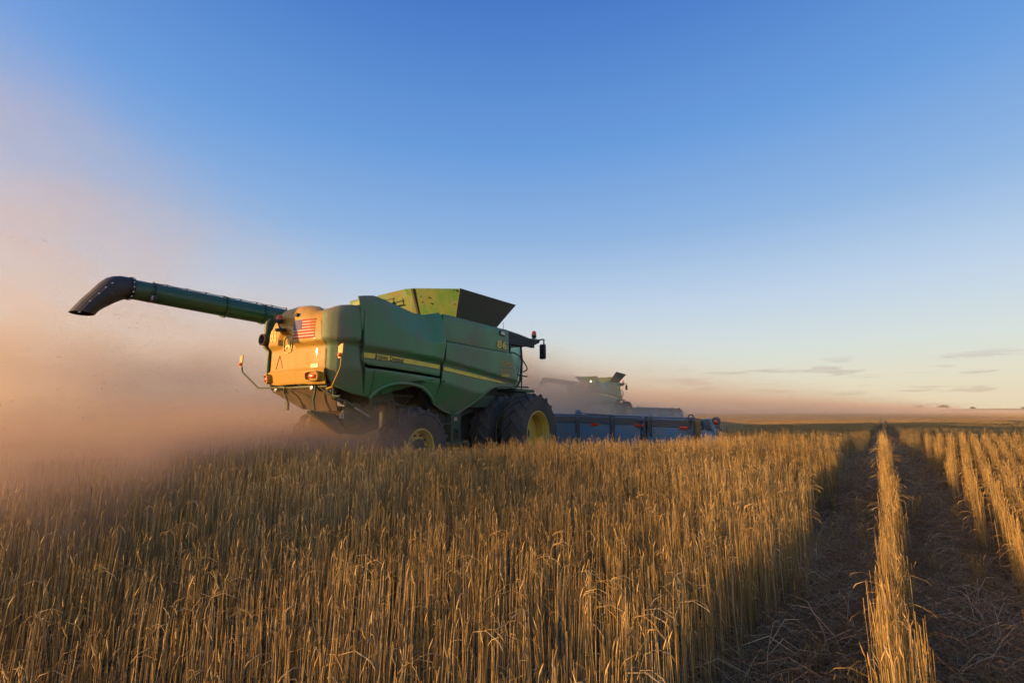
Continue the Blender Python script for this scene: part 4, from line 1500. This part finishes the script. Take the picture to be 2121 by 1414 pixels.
    fr_.tube([(-4.95, 1.12, 1.86), (-4.95, 1.12, 1.76), (-4.95, 1.22, 1.74), (-4.95, 1.30, 1.745)], 0.016, 8)
    fr_.build('hose', M_DGREEN, root)
    ul = MB()
    for y in (-0.65, 0.49):
        MB().lathe([(0.0, -0.03), (0.04, -0.025), (0.05, 0.0), (0.045, 0.05)], (-4.93, y, 1.90), axis='x', n=18).build('rear_lamp', M_LENS, root)
    cp = MB()
    cp.prism([(-5.02, 1.50), (-4.88, 1.42), (-4.42, 1.40), (-3.95, 1.66), (-3.75, 1.66), (-3.75, 1.15), (-4.2, 1.05), (-4.62, 1.16)], 0.62, 0.92)
    cp.prism([(-5.24, 1.505), (-5.02, 1.45), (-4.55, 1.12), (-4.62, 1.09)], 0.86, 0.98)
    cp.lathe([(0.0, 0.0), (0.20, 0.0), (0.24, 0.03), (0.24, 0.09), (0.14, 0.13), (0.12, 0.10), (0.0, 0.10)], (-4.42, 0.92, 1.40), n=30)
    cp.build('straw_chopper', M_DGREEN, root)
    tb = MB()
    tb.plate([(-5.24, 0.84, 1.50), (-5.26, 1.0, 1.50), (-4.60, 1.0, 1.12), (-4.60, 0.84, 1.12)], 0.015)
    tb.prism([(-5.28, 1.50), (-4.72, 1.34), (-4.58, 1.10)], 1.0, 1.012)
    tb.tube([(-5.06, 1.03, 1.46), (-4.80, 1.03, 1.425)], 0.012, 6)
    tb.build('tailboard', M_DGREEN, root)
    sk_ = MB()
    sk_.box((-4.68, 1.025, 1.415), (0.085, 0.006, 0.10))
    so_ = sk_.build('safety_sticker', M_WHITE, root)
    sk2 = MB()
    sk2.box((-4.68, 1.031, 1.455), (0.086, 0.004, 0.018))
    sk2.box((-4.68, 1.031, 1.405), (0.03, 0.004, 0.05), ry=0.4)
    sk2.build('sticker_band', M_REFD, so_)
    hc = MB()
    hc.tube([(-4.66, 1.06, 1.66), (-4.46, 1.05, 1.56)], 0.034, 12)
    hc.tube([(-5.02, 1.05, 1.84), (-4.62, 1.05, 1.63)], 0.014, 8)
    hc.build('cylinder_body', M_DGREEN, root)
    hc = MB()
    hc.tube([(-4.50, 1.05, 1.58), (-4.10, 1.05, 1.38)], 0.022, 12)
    hc.build('piston_rod', M_STEEL, root)
    fm = MB()
    fm.box((-2.98, 0.95, 1.80), (1.20, 0.06, 0.05))
    fm.box((-3.02, 0.95, 1.88), (0.04, 0.05, 0.14))
    fm.box((-3.55, 0.93, 1.58), (0.06, 0.06, 0.42))
    fm.box((-2.28, 0.92, 1.46), (0.26, 0.12, 0.5))
    fm.tube([(-3.5, 0.96, 1.66), (-3.1, 0.96, 1.58), (-2.6, 0.96, 1.62)], 0.025, 8)
    fm.tube([(-3.62, 0.95, 1.95), (-3.55, 1.0, 1.75), (-3.45, 1.0, 1.66), (-3.46, 1.0, 1.42)], 0.025, 8)
    fm.tube([(-4.1, 1.0, 1.74), (-4.0, 1.0, 1.76), (-3.95, 1.0, 1.62), (-3.96, 1.0, 1.5)], 0.028, 8)
    fm.tube([(-3.30, .97, 1.50), (-2.95, .97, 1.80)], 0.015, 6)
    fm.tube([(-2.9, .97, 1.42), (-2.5, .97, 1.78)], 0.015, 6)
    fm.box((-3.25, 0, 1.02), (0.30, 2.0, 0.26), bev=0.03)
    fm.box((-3.25, 0, 1.30), (0.25, 0.5, 0.5))
    fm.box((0.0, 0, 0.93), (0.4, 3.0, 0.36), bev=0.05)
    fm.box((-1.6, 0.0, 1.25), (3.4, 1.0, 0.5))
    fm.prism([(-4.3, 2.0), (-3.6, 2.0), (-3.5, 1.7), (-4.1, 1.62)], 0.2, 1.05)
    fm.build('chassis', M_DGREEN, root)
    eb = MB()
    eb.box((-1.89, 1.15, 1.18), (0.34, 0.30, 0.74), bev=0.015)
    eb.box((-2.12, 1.0, 1.10), (0.30, 0.24, 0.9), bev=0.015)
    eb.box((-2.02, 1.31, 1.22), (0.56, 0.02, 0.025))
    eb.box((-1.98, 1.15, 0.80), (0.85, 0.5, 0.05))
    eb.build('clean_grain_elevator', M_DGREEN, root)
    e2 = MB()
    e2.box((-1.88, 1.312, 0.99), (0.17, 0.03, 0.24), bev=0.01)
    e2.lathe([(0.0, .05), (0.035, .05), (0.04, 0.0)], (-1.90, 1.32, 1.05), n=12)
    e2.build('drive_cover', M_DARK, root)
    sk_ = MB()
    sk_.box((-1.93, 1.315, 1.32), (0.085, 0.01, 0.085))
    s4 = sk_.build('safety_sticker', M_WHITE, root)
    sk2 = MB()
    sk2.box((-1.93, 1.322, 1.355), (0.086, 0.006, 0.018))
    sk2.box((-1.93, 1.322, 1.31), (0.03, 0.006, 0.04), ry=0.4)
    sk2.build('sticker_band', M_REFD, s4)
    tk = MB()
    tk.box((-0.9, 1.05, 1.72), (1.5, 0.5, 0.3), bev=0.03)
    tk.box((0.35, 0.9, 1.75), (0.7, 0.5, 0.42), bev=0.03)
    tk.build('fuel_tank', M_DGREEN, root)
    fh = MB()
    fh.prism([(0.6, 1.75), (0.6, 1.0), (2.65, 0.45), (2.65, 1.15)], -0.75, 0.75)
    fh.build('feeder_house', M_DGREEN, root)

    # --- wheels
    for sg in (1, -1):
        make_wheel(root, 0, 0.945, 2.36, 0.56, 0.985, 0.535, 20, sg)
        make_wheel(root, 0, 0.945, 1.47, 0.56, 0.985, 0.535, 20, sg)
        make_wheel(root, -3.27, 0.79, 1.62, 0.48, 0.785, 0.35, 17, sg, rear=True)

    # --- stripper header across the front
    hd = MB()
    prof = [(2.62, 1.395), (2.60, 1.19), (2.64, 1.17), (2.62, 0.90), (2.80, 0.30), (3.5, 0.22), (4.0, 0.40), (4.15, 0.72), (3.95, 1.05), (3.5, 1.32), (2.95, 1.44)]
    hd.prism(prof, -5.9, 4.00)
    hd.prism([(x, z - .02) for x, z in prof], 4.12, 5.36)
    hd.prism([(2.9, 1.30), (2.7, 0.95), (2.85, 0.5), (3.9, 0.6), (3.8, 1.0)], 3.9, 4.2)
    head = hd.build('stripper_header', M_HBLUE, root)
    head.rotation_euler = (R_(1.0), 0, 0)
    u = MB()
    u.tube([(2.66, -5.9, 1.40), (2.66, 4.02, 1.40)], 0.035, 10)
    u.tube([(2.66, 4.1, 1.38), (2.66, 5.4, 1.38)], 0.035, 10)
    u.box((2.595, -1.0, 1.285), (0.02, 9.98, 0.16))
    u.box((2.595, 4.74, 1.265), (0.02, 1.24, 0.16))
    u.tube([(2.60, 2.25, 1.47), (2.60, 3.3, 1.415)], 0.015, 6)
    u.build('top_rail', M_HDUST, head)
    for y in (2.18, 3.24, -1.5, -2.9, -4.3):
        r = MB()
        r.prism([(2.60, 1.40), (2.50, 1.32), (2.50, 1.2), (2.56, .88), (2.62, 0.6), (2.75, 0.6)], y - .03, y + .03)
        r.prism([(2.62, 1.45), (2.56, 1.45), (2.58, .9), (2.62, .9)], y - .09, y - .07)
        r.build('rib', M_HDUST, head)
    for k, (y, z) in enumerate(((2.70, 1.155), (4.00, 1.17), (5.16, 1.155))):
        r = MB()
        r.box((2.595 if y > 3.9 else 2.61, y - .02, z), (0.02, 0.23, 0.085), bev=0.003)
        r.build('reflector', M_REFL, head)
    jt = MB()
    jt.prism([(2.45, 1.33), (2.45, 1.2), (2.56, .85), (2.7, .85), (2.7, 1.42), (2.55, 1.42)], 4.14, 4.18)
    jt.prism([(2.45, 1.36), (2.45, 1.2), (2.52, .95), (2.7, .85), (2.7, 1.43), (2.55, 1.43)], 4.27, 4.31)
    jt.tube([(2.50, 3.94, 1.31), (2.50, 4.33, 1.31)], 0.035, 10)
    jt.tube([(2.52, 4.0, 1.24), (2.52, 4.05, 1.10)], 0.02, 8)
    for k in range(8):
        jt.lathe([(0.035, 0), (0.05, 0.012), (0.035, 0.024)], (2.58, 4.1, 0.70 + 0.03 * k), axis='z', n=12)
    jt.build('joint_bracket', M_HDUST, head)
    lr = MB()
    lr.lathe([(0.045, -0.012), (0.075, -0.012), (0.075, 0.012), (0.045, 0.012)], (2.60, 5.33, 1.425), axis='x', n=20, close=True)
    lr.box((2.60, 5.33, 1.33), (0.03, 0.13, 0.12))
    lr.build('lifting_ring', M_HDUST, head)
    kn = MB()
    for k in range(7):
        t = k * 2 * math.pi / 7
        kn.tube([(2.70, 2.12, 1.53), (2.70 + .02, 2.12 + .10 * math.cos(t), 1.53 + .06 * math.sin(t))], 0.010, 5)
    kn.box((2.70, 2.14, 1.47), (0.1, 0.18, 0.10), bev=0.02)
    kn.build('hose_coupler', M_HBLUE, head)
    ep = MB()
    ep.prism([(2.35, 1.34), (2.28, 0.5), (3.9, 0.4), (4.0, 1.0), (3.4, 1.38), (2.6, 1.40)], 5.40, 5.43)
    ep.prism([(2.42, 1.34), (2.40, 0.5), (2.8, 0.4), (2.8, 1.38)], 5.58, 5.61)
    ep.build('end_gusset', M_HDUST, head)
    ep = MB()
    ep.box((2.52, 5.505, 0.98), (0.05, 0.15, 0.60))
    ep.box((2.50, 5.505, 1.33), (0.05, 0.15, 0.10))
    ep.build('end_plate', M_HORNG, head)
    dv = MB()
    dv.prism([(2.55, 1.39), (2.6, 1.12), (3.2, 0.9), (4.4, 0.6), (4.5, 0.5), (4.2, 1.1), (3.3, 1.39)], 5.62, 5.80)
    dv.prism([(5.60, 1.11), (5.86, 1.10), (5.98, 0.85), (6.0, 0.5), (5.60, 0.5)], 2.35, 2.75, 'yz')
    dv.build('end_shield', M_HBLUE, head)
    ad_ = MB()
    ad_.tube([(2.50, 5.72, 1.36), (2.45, 5.86, 1.10), (2.40, 6.02, 0.80), (2.4, 6.06, .6)], 0.030, 8)
    ad_.tube([(2.5, 5.66, 1.16), (2.5, 5.73, 1.24)], 0.012, 6)
    ad_.box((2.45, 5.99, 1.06), (0.08, 0.09, 0.24), rx=-0.3, bev=0.02)
    ad_.box((2.45, 6.06, 0.95), (0.06, 0.05, 0.26), rx=0.3)
    ad_.tube([(2.6, 6.16, 0.55), (2.6, 6.16, 1.18)], 0.010, 6)
    ad_.lathe([(0.0, -0.06), (0.06, -0.05), (0.10, -0.01), (0.10, 0.03), (0.06, 0.07), (0.0, 0.08)], (2.46, 5.95, 1.35), axis='x', n=20)
    ad_.box((2.46, 5.97, 1.22), (0.10, 0.10, 0.10), bev=0.02)
    ao = ad_.build('lamp_bracket', M_HDUST, head)
    rl_ = MB()
    rl_.lathe([(0.05, -0.055), (0.035, -0.072), (0.0, -0.078)], (2.46, 5.95, 1.33), axis='x', n=16)
    rl_.build('marker_lens', M_REFL, head)
    return root


combine = make_combine()
combine.location = (MX0, MY0, 0)
combine.rotation_euler = (0, 0, math.pi / 2 - MYAW)
GRP = 'combine harvesters working the field'
tag(combine, 'nearest green combine with orange sunlit rear, yellow 86 on its side and long unloading auger', 'combine harvester', GRP)


def copy_tree(o, parent=None):
    c = o.copy()
    sc.collection.objects.link(c)
    c.parent = parent
    for ch in list(o.children):
        copy_tree(ch, c)
    return c


second = copy_tree(combine)
second.location = (8.6, 42.5, 0.40)
second.rotation_euler = (0, 0, math.pi / 2 - R_(36.0))
tag(second, 'distant small combine half hidden in dust beyond the blue header, its tank flaps open', 'combine harvester', GRP)
# its tank covers stand further open than the first machine's
tank2 = [c for c in second.children if c.name.startswith('grain_tank')][0]
for c in list(tank2.children):
    if c.name.split('.')[0] in ('tank_flap', 'flap_seam', 'grab_step', 'bolt'):
        bpy.data.objects.remove(c)
for quad, m_ in (([(-1.99, 1.32, 3.50), (-0.05, 1.32, 3.50), (0.40, 2.0, 4.36), (-1.85, 2.0, 4.46)], M_FLAP),
                 ([(-0.48, -1.30, 3.50), (-1.99, -1.30, 3.50), (-2.05, -2.0, 4.25), (-0.40, -2.0, 4.25)], M_FLAP),
                 ([(-1.99, -1.28, 3.50), (-1.99, 0.20, 3.50), (-2.28, 0.42, 4.12), (-2.28, -1.25, 4.12)], M_CREAM),
                 ([(-0.46, 1.28, 3.50), (-0.46, -1.28, 3.50), (-0.15, -1.55, 4.15), (-0.15, 1.60, 4.15)], M_CREAM)):
    MB().plate(quad, 0.012).build('tank_flap', m_, tank2, smooth=0)
# one of its rear work lamps is switched on
wl = MB()
for y in (0.95,):
    wl.lathe([(0.0, -0.06), (0.045, -0.05), (0.05, 0.0)], (-4.72, y, 3.52), axis='x', n=14)
wl.build('work_lamp', M_HLIT, second)


# ---------------------------------------------------------------- dust in the air
def dust_cloud(name, lo, hi, voxel, loc, rotz, density_fn, color, aniso=0.0, step=1.0):
    """a cloud of airborne dust: density worked out once on a grid of voxels"""
    me = bpy.data.meshes.new(name)
    me.from_pydata([lo, hi], [], [])
    m = bpy.data.materials.new(name + '_air')
    m.use_nodes = True
    nt = m.node_tree
    for n in list(nt.nodes):
        nt.nodes.remove(n)
    out = nt.nodes.new('ShaderNodeOutputMaterial')
    pv = nt.nodes.new('ShaderNodeVolumePrincipled')
    pv.inputs['Color'].default_value = (*color, 1)
    pv.inputs['Anisotropy'].default_value = aniso
    pv.inputs['Density'].default_value = 1.0
    nt.links.new(pv.outputs[0], out.inputs['Volume'])
    m.cycles.volume_step_rate = step
    me.materials.append(m)
    o = link(bpy.data.objects.new(name, me))
    o.location = loc
    o.rotation_euler = (0, 0, rotz)
    ng = bpy.data.node_groups.new(name + '_nodes', 'GeometryNodeTree')
    ng.interface.new_socket('Geometry', in_out='INPUT', socket_type='NodeSocketGeometry')
    ng.interface.new_socket('Geometry', in_out='OUTPUT', socket_type='NodeSocketGeometry')
    go = ng.nodes.new('NodeGroupOutput')
    pos = ng.nodes.new('GeometryNodeInputPosition')
    sp = ng.nodes.new('ShaderNodeSeparateXYZ')
    ng.links.new(pos.outputs[0], sp.inputs[0])
    vc = ng.nodes.new('GeometryNodeVolumeCube')
    vc.inputs['Min'].default_value = lo
    vc.inputs['Max'].default_value = hi
    for k, ax in enumerate('XYZ'):
        vc.inputs['Resolution ' + ax].default_value = max(4, int((hi[k] - lo[k]) / (voxel[k] if isinstance(voxel, tuple) else voxel)))
    ng.links.new(density_fn(ng, pos.outputs[0], sp.outputs), vc.inputs['Density'])
    sm = ng.nodes.new('GeometryNodeSetMaterial')
    sm.inputs['Material'].default_value = m
    ng.links.new(vc.outputs[0], sm.inputs[0])
    ng.links.new(sm.outputs[0], go.inputs[0])
    md = o.modifiers.new('density', 'NODES')
    md.node_group = ng
    tag(o, kind='stuff')
    return o


def vscale(nt, v, s, off=(0, 0, 0)):
    n = nt.nodes.new('ShaderNodeVectorMath')
    n.operation = 'MULTIPLY_ADD'
    nt.links.new(v, n.inputs[0])
    n.inputs[1].default_value = s
    n.inputs[2].default_value = off
    return n.outputs[0]


def noise(nt, v, s, detail=3.0, rough=0.55, dist=0.0, off=(0, 0, 0)):
    n = nn(nt, 'ShaderNodeTexNoise', i_Scale=1.0, i_Detail=detail, i_Roughness=rough, i_Distortion=dist)
    nt.links.new(vscale(nt, v, s, off), n.inputs['Vector'])
    return n.outputs[0]


def smooth(nt, x, a, b):
    n = nt.nodes.new('ShaderNodeMapRange')
    n.interpolation_type = 'SMOOTHSTEP'
    n.inputs['From Min'].default_value = a
    n.inputs['From Max'].default_value = b
    nt.links.new(x, n.inputs['Value'])
    return n.outputs[0]


def gauss(nt, x):
    return mth(nt, 'POWER', 2.71828, mth(nt, 'MULTIPLY', mth(nt, 'MULTIPLY', x, x), -1.0))


def chaff_density(A):
    """low sheet of chaff and dust blown out behind the machine; x forward, y left, origin under its tail"""
    def fn(nt, vec, o):
        x, y, z = o
        nz = noise(nt, vec, (0.75, 1.05, 1.35), 5.0, 0.62, 0.8)
        nzc = mth(nt, 'SUBTRACT', nz, 0.5)
        t = mth(nt, 'MULTIPLY', x, -1.0)
        tp = mth(nt, 'MAXIMUM', t, 0.0)
        w = mth(nt, 'MULTIPLY_ADD', tp, 0.50, 0.75)
        yy = mth(nt, 'DIVIDE', mth(nt, 'ADD', y, mth(nt, 'MULTIPLY', nzc, 1.2)), w)
        H = mth(nt, 'MULTIPLY_ADD', tp, -0.03, 1.45)
        zz = mth(nt, 'DIVIDE', mth(nt, 'ADD', z, mth(nt, 'MULTIPLY', nzc, 1.8)), H)
        d = mth(nt, 'MULTIPLY', smooth(nt, mth(nt, 'ABSOLUTE', yy), 1.5, 0.75), mth(nt, 'MULTIPLY', mth(nt, 'MULTIPLY', smooth(nt, t, 0.1, 1.4), smooth(nt, t, 5.8, 3.6)), smooth(nt, zz, 1.3, 0.35)))
        d = mth(nt, 'DIVIDE', d, mth(nt, 'MULTIPLY_ADD', tp, 0.12, 1.0))
        d = mth(nt, 'MULTIPLY', d, mth(nt, 'MULTIPLY_ADD', smooth(nt, nz, 0.40, 0.60), 1.25, 0.10))
        # a puff thrown down between chopper and rear wheel
        q = mth(nt, 'ADD', mth(nt, 'POWER', mth(nt, 'DIVIDE', mth(nt, 'ADD', x, -0.95), 0.38), 2), mth(nt, 'POWER', mth(nt, 'DIVIDE', mth(nt, 'ADD', y, 1.05), 0.42), 2))
        q = mth(nt, 'ADD', q, mth(nt, 'POWER', mth(nt, 'DIVIDE', mth(nt, 'ADD', z, -0.95), 0.5), 2))
        puff = mth(nt, 'MULTIPLY', mth(nt, 'POWER', 2.71828, mth(nt, 'MULTIPLY', q, -1.0)), 0.9)
        q = mth(nt, 'ADD', mth(nt, 'POWER', mth(nt, 'DIVIDE', mth(nt, 'ADD', x, -0.1), 1.1), 2), mth(nt, 'POWER', mth(nt, 'DIVIDE', mth(nt, 'ADD', y, 0.2), 1.3), 2))
        q = mth(nt, 'ADD', q, mth(nt, 'POWER', mth(nt, 'DIVIDE', mth(nt, 'ADD', z, -0.35), 0.62), 2))
        puff = mth(nt, 'ADD', puff, mth(nt, 'MULTIPLY', mth(nt, 'POWER', 2.71828, mth(nt, 'MULTIPLY', q, -1.0)), 2.2))
        return mth(nt, 'MULTIPLY', mth(nt, 'ADD', d, puff), A)
    return fn


def drift_density(A):
    """older dust drifting behind the machines; world axes: taller to the left"""
    def fn(nt, vec, o):
        x, y, z = o
        n1 = noise(nt, vec, (0.13, 0.13, 0.20), 4.0, 0.55, 0.6)
        n2 = noise(nt, vec, (0.36, 0.36, 0.5), 5.0, 0.62, 0.7, (7, 3, 1))
        nc = mth(nt, 'ADD', mth(nt, 'MULTIPLY_ADD', n1, 1.0, -0.5), mth(nt, 'MULTIPLY_ADD', n2, 1.0, -0.5))
        lx = mth(nt, 'MULTIPLY', x, -1.0)
        # dense lower layer about 3.5 m tall
        h1 = mth(nt, 'MULTIPLY_ADD', mth(nt, 'MAXIMUM', lx, 0.0), 0.13, 2.3)
        z1 = mth(nt, 'DIVIDE', mth(nt, 'ADD', z, mth(nt, 'MULTIPLY', nc, 5.5)), h1)
        lowd = mth(nt, 'MULTIPLY', smooth(nt, z1, 1.25, 0.5), smooth(nt, lx, -3.0, 5.0))
        lowd = mth(nt, 'MULTIPLY', lowd, mth(nt, 'MULTIPLY_ADD', smooth(nt, n2, 0.44, 0.58), 2.1, 0.08))
        bed = mth(nt, 'MULTIPLY', smooth(nt, mth(nt, 'ADD', z, mth(nt, 'MULTIPLY', nc, 2.0)), 2.3, 1.1), smooth(nt, lx, -3.0, 4.0))
        lowd = mth(nt, 'ADD', lowd, mth(nt, 'MULTIPLY', bed, 2.2))
        # thin veil rising to the left
        h2 = mth(nt, 'MULTIPLY_ADD', mth(nt, 'MAXIMUM', mth(nt, 'ADD', lx, -1.0), 0.0), 0.72, 2.6)
        z2 = mth(nt, 'DIVIDE', mth(nt, 'ADD', z, mth(nt, 'MULTIPLY', nc, 9.0)), h2)
        veil = mth(nt, 'MULTIPLY', smooth(nt, z2, 1.2, 0.3), smooth(nt, lx, -3.0, 8.0))
        veil = mth(nt, 'MULTIPLY', veil, mth(nt, 'MULTIPLY', smooth(nt, n1, 0.25, 0.65), mth(nt, 'MULTIPLY_ADD', smooth(nt, n2, 0.38, 0.64), 1.3, 0.3)))
        ed = mth(nt, 'MULTIPLY', smooth(nt, y, 10.0, 14.0), smooth(nt, y, 30.0, 24.0))
        side = mth(nt, 'SUBTRACT', lx, mth(nt, 'MULTIPLY', y, 1.12))
        lowd = mth(nt, 'MULTIPLY', lowd, smooth(nt, side, 3.5, 0.0))
        veil = mth(nt, 'MULTIPLY', veil, smooth(nt, side, 12.0, 5.0))
        d = mth(nt, 'ADD', mth(nt, 'MULTIPLY', lowd, 0.14), mth(nt, 'MULTIPLY', veil, 0.06))
        return mth(nt, 'MULTIPLY', mth(nt, 'MULTIPLY', d, ed), A)
    return fn


def bank_density(nt, vec, o):
    """a long low bank of dust far across the field, lower towards the right"""
    x, y, z = o
    n1 = noise(nt, vec, (0.035, 0.05, 0.12), 3.0)
    top = mth(nt, 'MAXIMUM', mth(nt, 'MULTIPLY_ADD', mth(nt, 'DIVIDE', x, y), -9.8, 11.6), 1.8)
    zz = mth(nt, 'DIVIDE', mth(nt, 'ADD', z, mth(nt, 'MULTIPLY_ADD', n1, 2.4, -1.2)), top)
    near = mth(nt, 'MULTIPLY_ADD', smooth(nt, y, 110.0, 150.0), 0.45, mth(nt, 'MULTIPLY', smooth(nt, y, 34.0, 60.0), 0.62))
    return mth(nt, 'MULTIPLY', mth(nt, 'MULTIPLY', smooth(nt, zz, 1.15, 0.7), near), 0.016)


DUST = (0.93, 0.77, 0.56)
dust_cloud('dust_cloud', (-8, -6.5, -0.1), (2.6, 6.5, 3.6), 0.13, (MX0 - 4.9 * MF[0], MY0 - 4.9 * MF[1], 0), math.pi / 2 - MYAW, chaff_density(2.2), (0.68, 0.50, 0.35), step=1.5)
dust_cloud('dust_cloud', (-14, -6.5, -0.1), (2.6, 6.5, 5.2), 0.3, (8.6 - 4.9 * math.sin(R_(36)), 42.5 - 4.9 * math.cos(R_(36)), 0.3), math.pi / 2 - R_(36), chaff_density(1.2), DUST, step=2.0)
dust_cloud('dust_cloud', (-42, 10, -0.1), (6, 30, 22), 0.34, (0, 0, 0), 0, drift_density(1.0), (0.93, 0.80, 0.64), step=1.5)


def second_drift(nt, vec, o):
    x, y, z = o
    n1 = noise(nt, vec, (0.16, 0.16, 0.24), 4.0, 0.6, 0.5)
    nc = mth(nt, 'SUBTRACT', n1, 0.5)
    top = mth(nt, 'MULTIPLY_ADD', mth(nt, 'ABSOLUTE', mth(nt, 'ADD', x, 3.0)), -0.22, 6.6)
    zz = mth(nt, 'DIVIDE', mth(nt, 'ADD', z, mth(nt, 'MULTIPLY', nc, 6.0)), mth(nt, 'MAXIMUM', top, 0.5))
    d = mth(nt, 'MULTIPLY', smooth(nt, zz, 1.1, 0.35), mth(nt, 'MULTIPLY', smooth(nt, x, 8.6, 3.6), smooth(nt, x, -16.0, -8.0)))
    d = mth(nt, 'MULTIPLY', d, mth(nt, 'MULTIPLY', smooth(nt, y, 27.0, 30.0), smooth(nt, y, 42.0, 38.0)))
    sh = mth(nt, 'MULTIPLY', smooth(nt, mth(nt, 'ADD', z, mth(nt, 'MULTIPLY', nc, 1.5)), 2.1, 1.2), mth(nt, 'MULTIPLY', smooth(nt, x, 17.0, 11.0), smooth(nt, x, 2.0, 6.0)))
    sh = mth(nt, 'MULTIPLY', sh, mth(nt, 'MULTIPLY', smooth(nt, y, 27.0, 30.0), smooth(nt, y, 42.0, 38.0)))
    d = mth(nt, 'ADD', d, mth(nt, 'MULTIPLY', sh, 0.22))
    return mth(nt, 'MULTIPLY', d, 0.33)


dust_cloud('dust_cloud', (-18, 27, -0.1), (18, 42, 9), 0.4, (0, 0, 0), 0, second_drift, DUST, step=1.5)
dust_cloud('dust_cloud', (-60, 32, -0.8), (240, 265, 16), (2.4, 2.4, 0.7), (0, 0, 0), 0, bank_density, (0.96, 0.78, 0.58), step=1.5)


# ---------------------------------------------------------------- chaff flying in the air
def build_chaff():
    V, Fc = [], []
    fw = Vector((MF[0], MF[1], 0))
    rt = Vector((MR[0], MR[1], 0))
    tail = Vector((MX0, MY0, 0)) - fw * 4.9
    n = 0
    for k in range(5200):
        r = random.random()
        if r < 0.78:
            t = random.expovariate(1 / 2.4) + 0.2
            p = tail - fw * t + rt * random.gauss(0.3, 0.30 + 0.45 * t) + Vector((0, 0, abs(random.gauss(0.9, min(0.45 + 0.2 * t, 0.9)))))
            L = random.uniform(0.006, 0.02)
        elif r < 0.97:
            p = tail + fw * random.gauss(0.9, 0.40) + rt * random.gauss(1.15, 0.28) + Vector((0, 0, random.uniform(0.4, 1.7)))
            L = random.uniform(0.005, 0.014)
        else:
            y = random.uniform(7, 16)
            p = Vector((-y * random.uniform(0.3, 1.1), y, random.uniform(1.0, 3.0)))
            L = random.uniform(0.012, 0.05)
        if (p - Vector((0, 0, 1.5))).length < 5.0 or p.y < 2.5:
            continue
        d = Vector((random.gauss(1, .5), random.gauss(0.3, .5), random.gauss(0, .35))).normalized()
        w = d.cross(Vector((0.1, 0.2, 1))).normalized() * random.uniform(0.0012, 0.0030)
        h = d.cross(w).normalized() * 0.0015
        a, b = p - d * L, p + d * L
        V += [(a + w)[:], (a - w)[:], (a + h)[:], (b + w)[:], (b - w)[:], (b + h)[:]]
        Fc += [(n, n + 2, n + 1), (n + 3, n + 4, n + 5), (n, n + 1, n + 4, n + 3), (n + 1, n + 2, n + 5, n + 4), (n + 2, n, n + 3, n + 5)]
        n += 6
    me = bpy.data.meshes.new('flying_chaff')
    me.from_pydata(V, [], Fc)
    me.materials.append(mat('chaff', (0.34, 0.23, 0.11), 0.8))
    tag(link(bpy.data.objects.new('flying_chaff', me)), kind='stuff')


build_chaff()


# ---------------------------------------------------------------- trees on the far horizon
M_LEAF = mat('distant_foliage', (0.075, 0.085, 0.03), 0.8)
M_BARK = mat('bark', (0.10, 0.07, 0.05), 0.9)


def make_tree(px, dist, width, height, label, seed):
    rnd = random.Random(seed)
    x = (px - 1060.5) / 943.0 * dist * 1.0
    z0 = float(ground_z(x, dist))
    t = bpy.data.objects.new('tree', None)
    link(t)
    t.location = (x, dist, z0 - 0.3)
    tag(t, label, 'tree', 'far trees on the horizon')
    tr = MB(flip=False)
    tr.tube([(0, 0, 0), (0.2, 0, height * .25), (0.1, 0.1, height * .5)], [height * .05, height * .035, height * .02], 8)
    for k in range(5):
        a = k * 1.3
        tr.tube([(0.1, 0, height * .25), (math.cos(a) * width * .22, math.sin(a) * width * .2, height * .6)], [height * .02, height * .008], 6)
    tr.build('trunk', M_BARK, t)
    V, Fc = [], []
    n = 0
    cl = [(rnd.uniform(-.5, .5) * width * .8, rnd.uniform(-.3, .3) * width, height * rnd.uniform(.3, .75), rnd.uniform(.14, .26) * height) for _ in range(int(9 + width / 2))]
    for cx, cy_, cz, cr in cl:
        cz *= 1 - 0.35 * (abs(cx) / (width * .5)) ** 2
        for _ in range(170):
            d = Vector((rnd.gauss(0, 1), rnd.gauss(0, 1), rnd.gauss(0, .8))).normalized() * cr * rnd.random() ** .4
            p = Vector((cx, cy_, cz)) + d
            s = rnd.uniform(.12, .35)
            u = Vector((rnd.gauss(0, 1), rnd.gauss(0, 1), rnd.gauss(0, 1))).normalized() * s
            w = u.cross(Vector((rnd.random(), rnd.random(), 1))).normalized() * s
            V += [(p - u)[:], (p + w)[:], (p + u)[:], (p - w)[:]]
            Fc.append((n, n + 1, n + 2, n + 3))
            n += 4
    me = bpy.data.meshes.new('crown')
    me.from_pydata(V, [], Fc)
    me.materials.append(M_LEAF)
    link(bpy.data.objects.new('crown', me), t)


make_tree(1944, 820, 20, 8.5, 'widest low tree on the far horizon, right of the wheel tracks', 3)
make_tree(1896, 860, 12, 8.5, 'low tree on the far horizon, nearest to the wheel tracks', 5)
make_tree(2006, 900, 9, 5.5, 'smallest tree on the far horizon, right of the widest one', 8)
make_tree(2112, 900, 16, 5.0, 'flat far tree at the right edge of the horizon', 11)
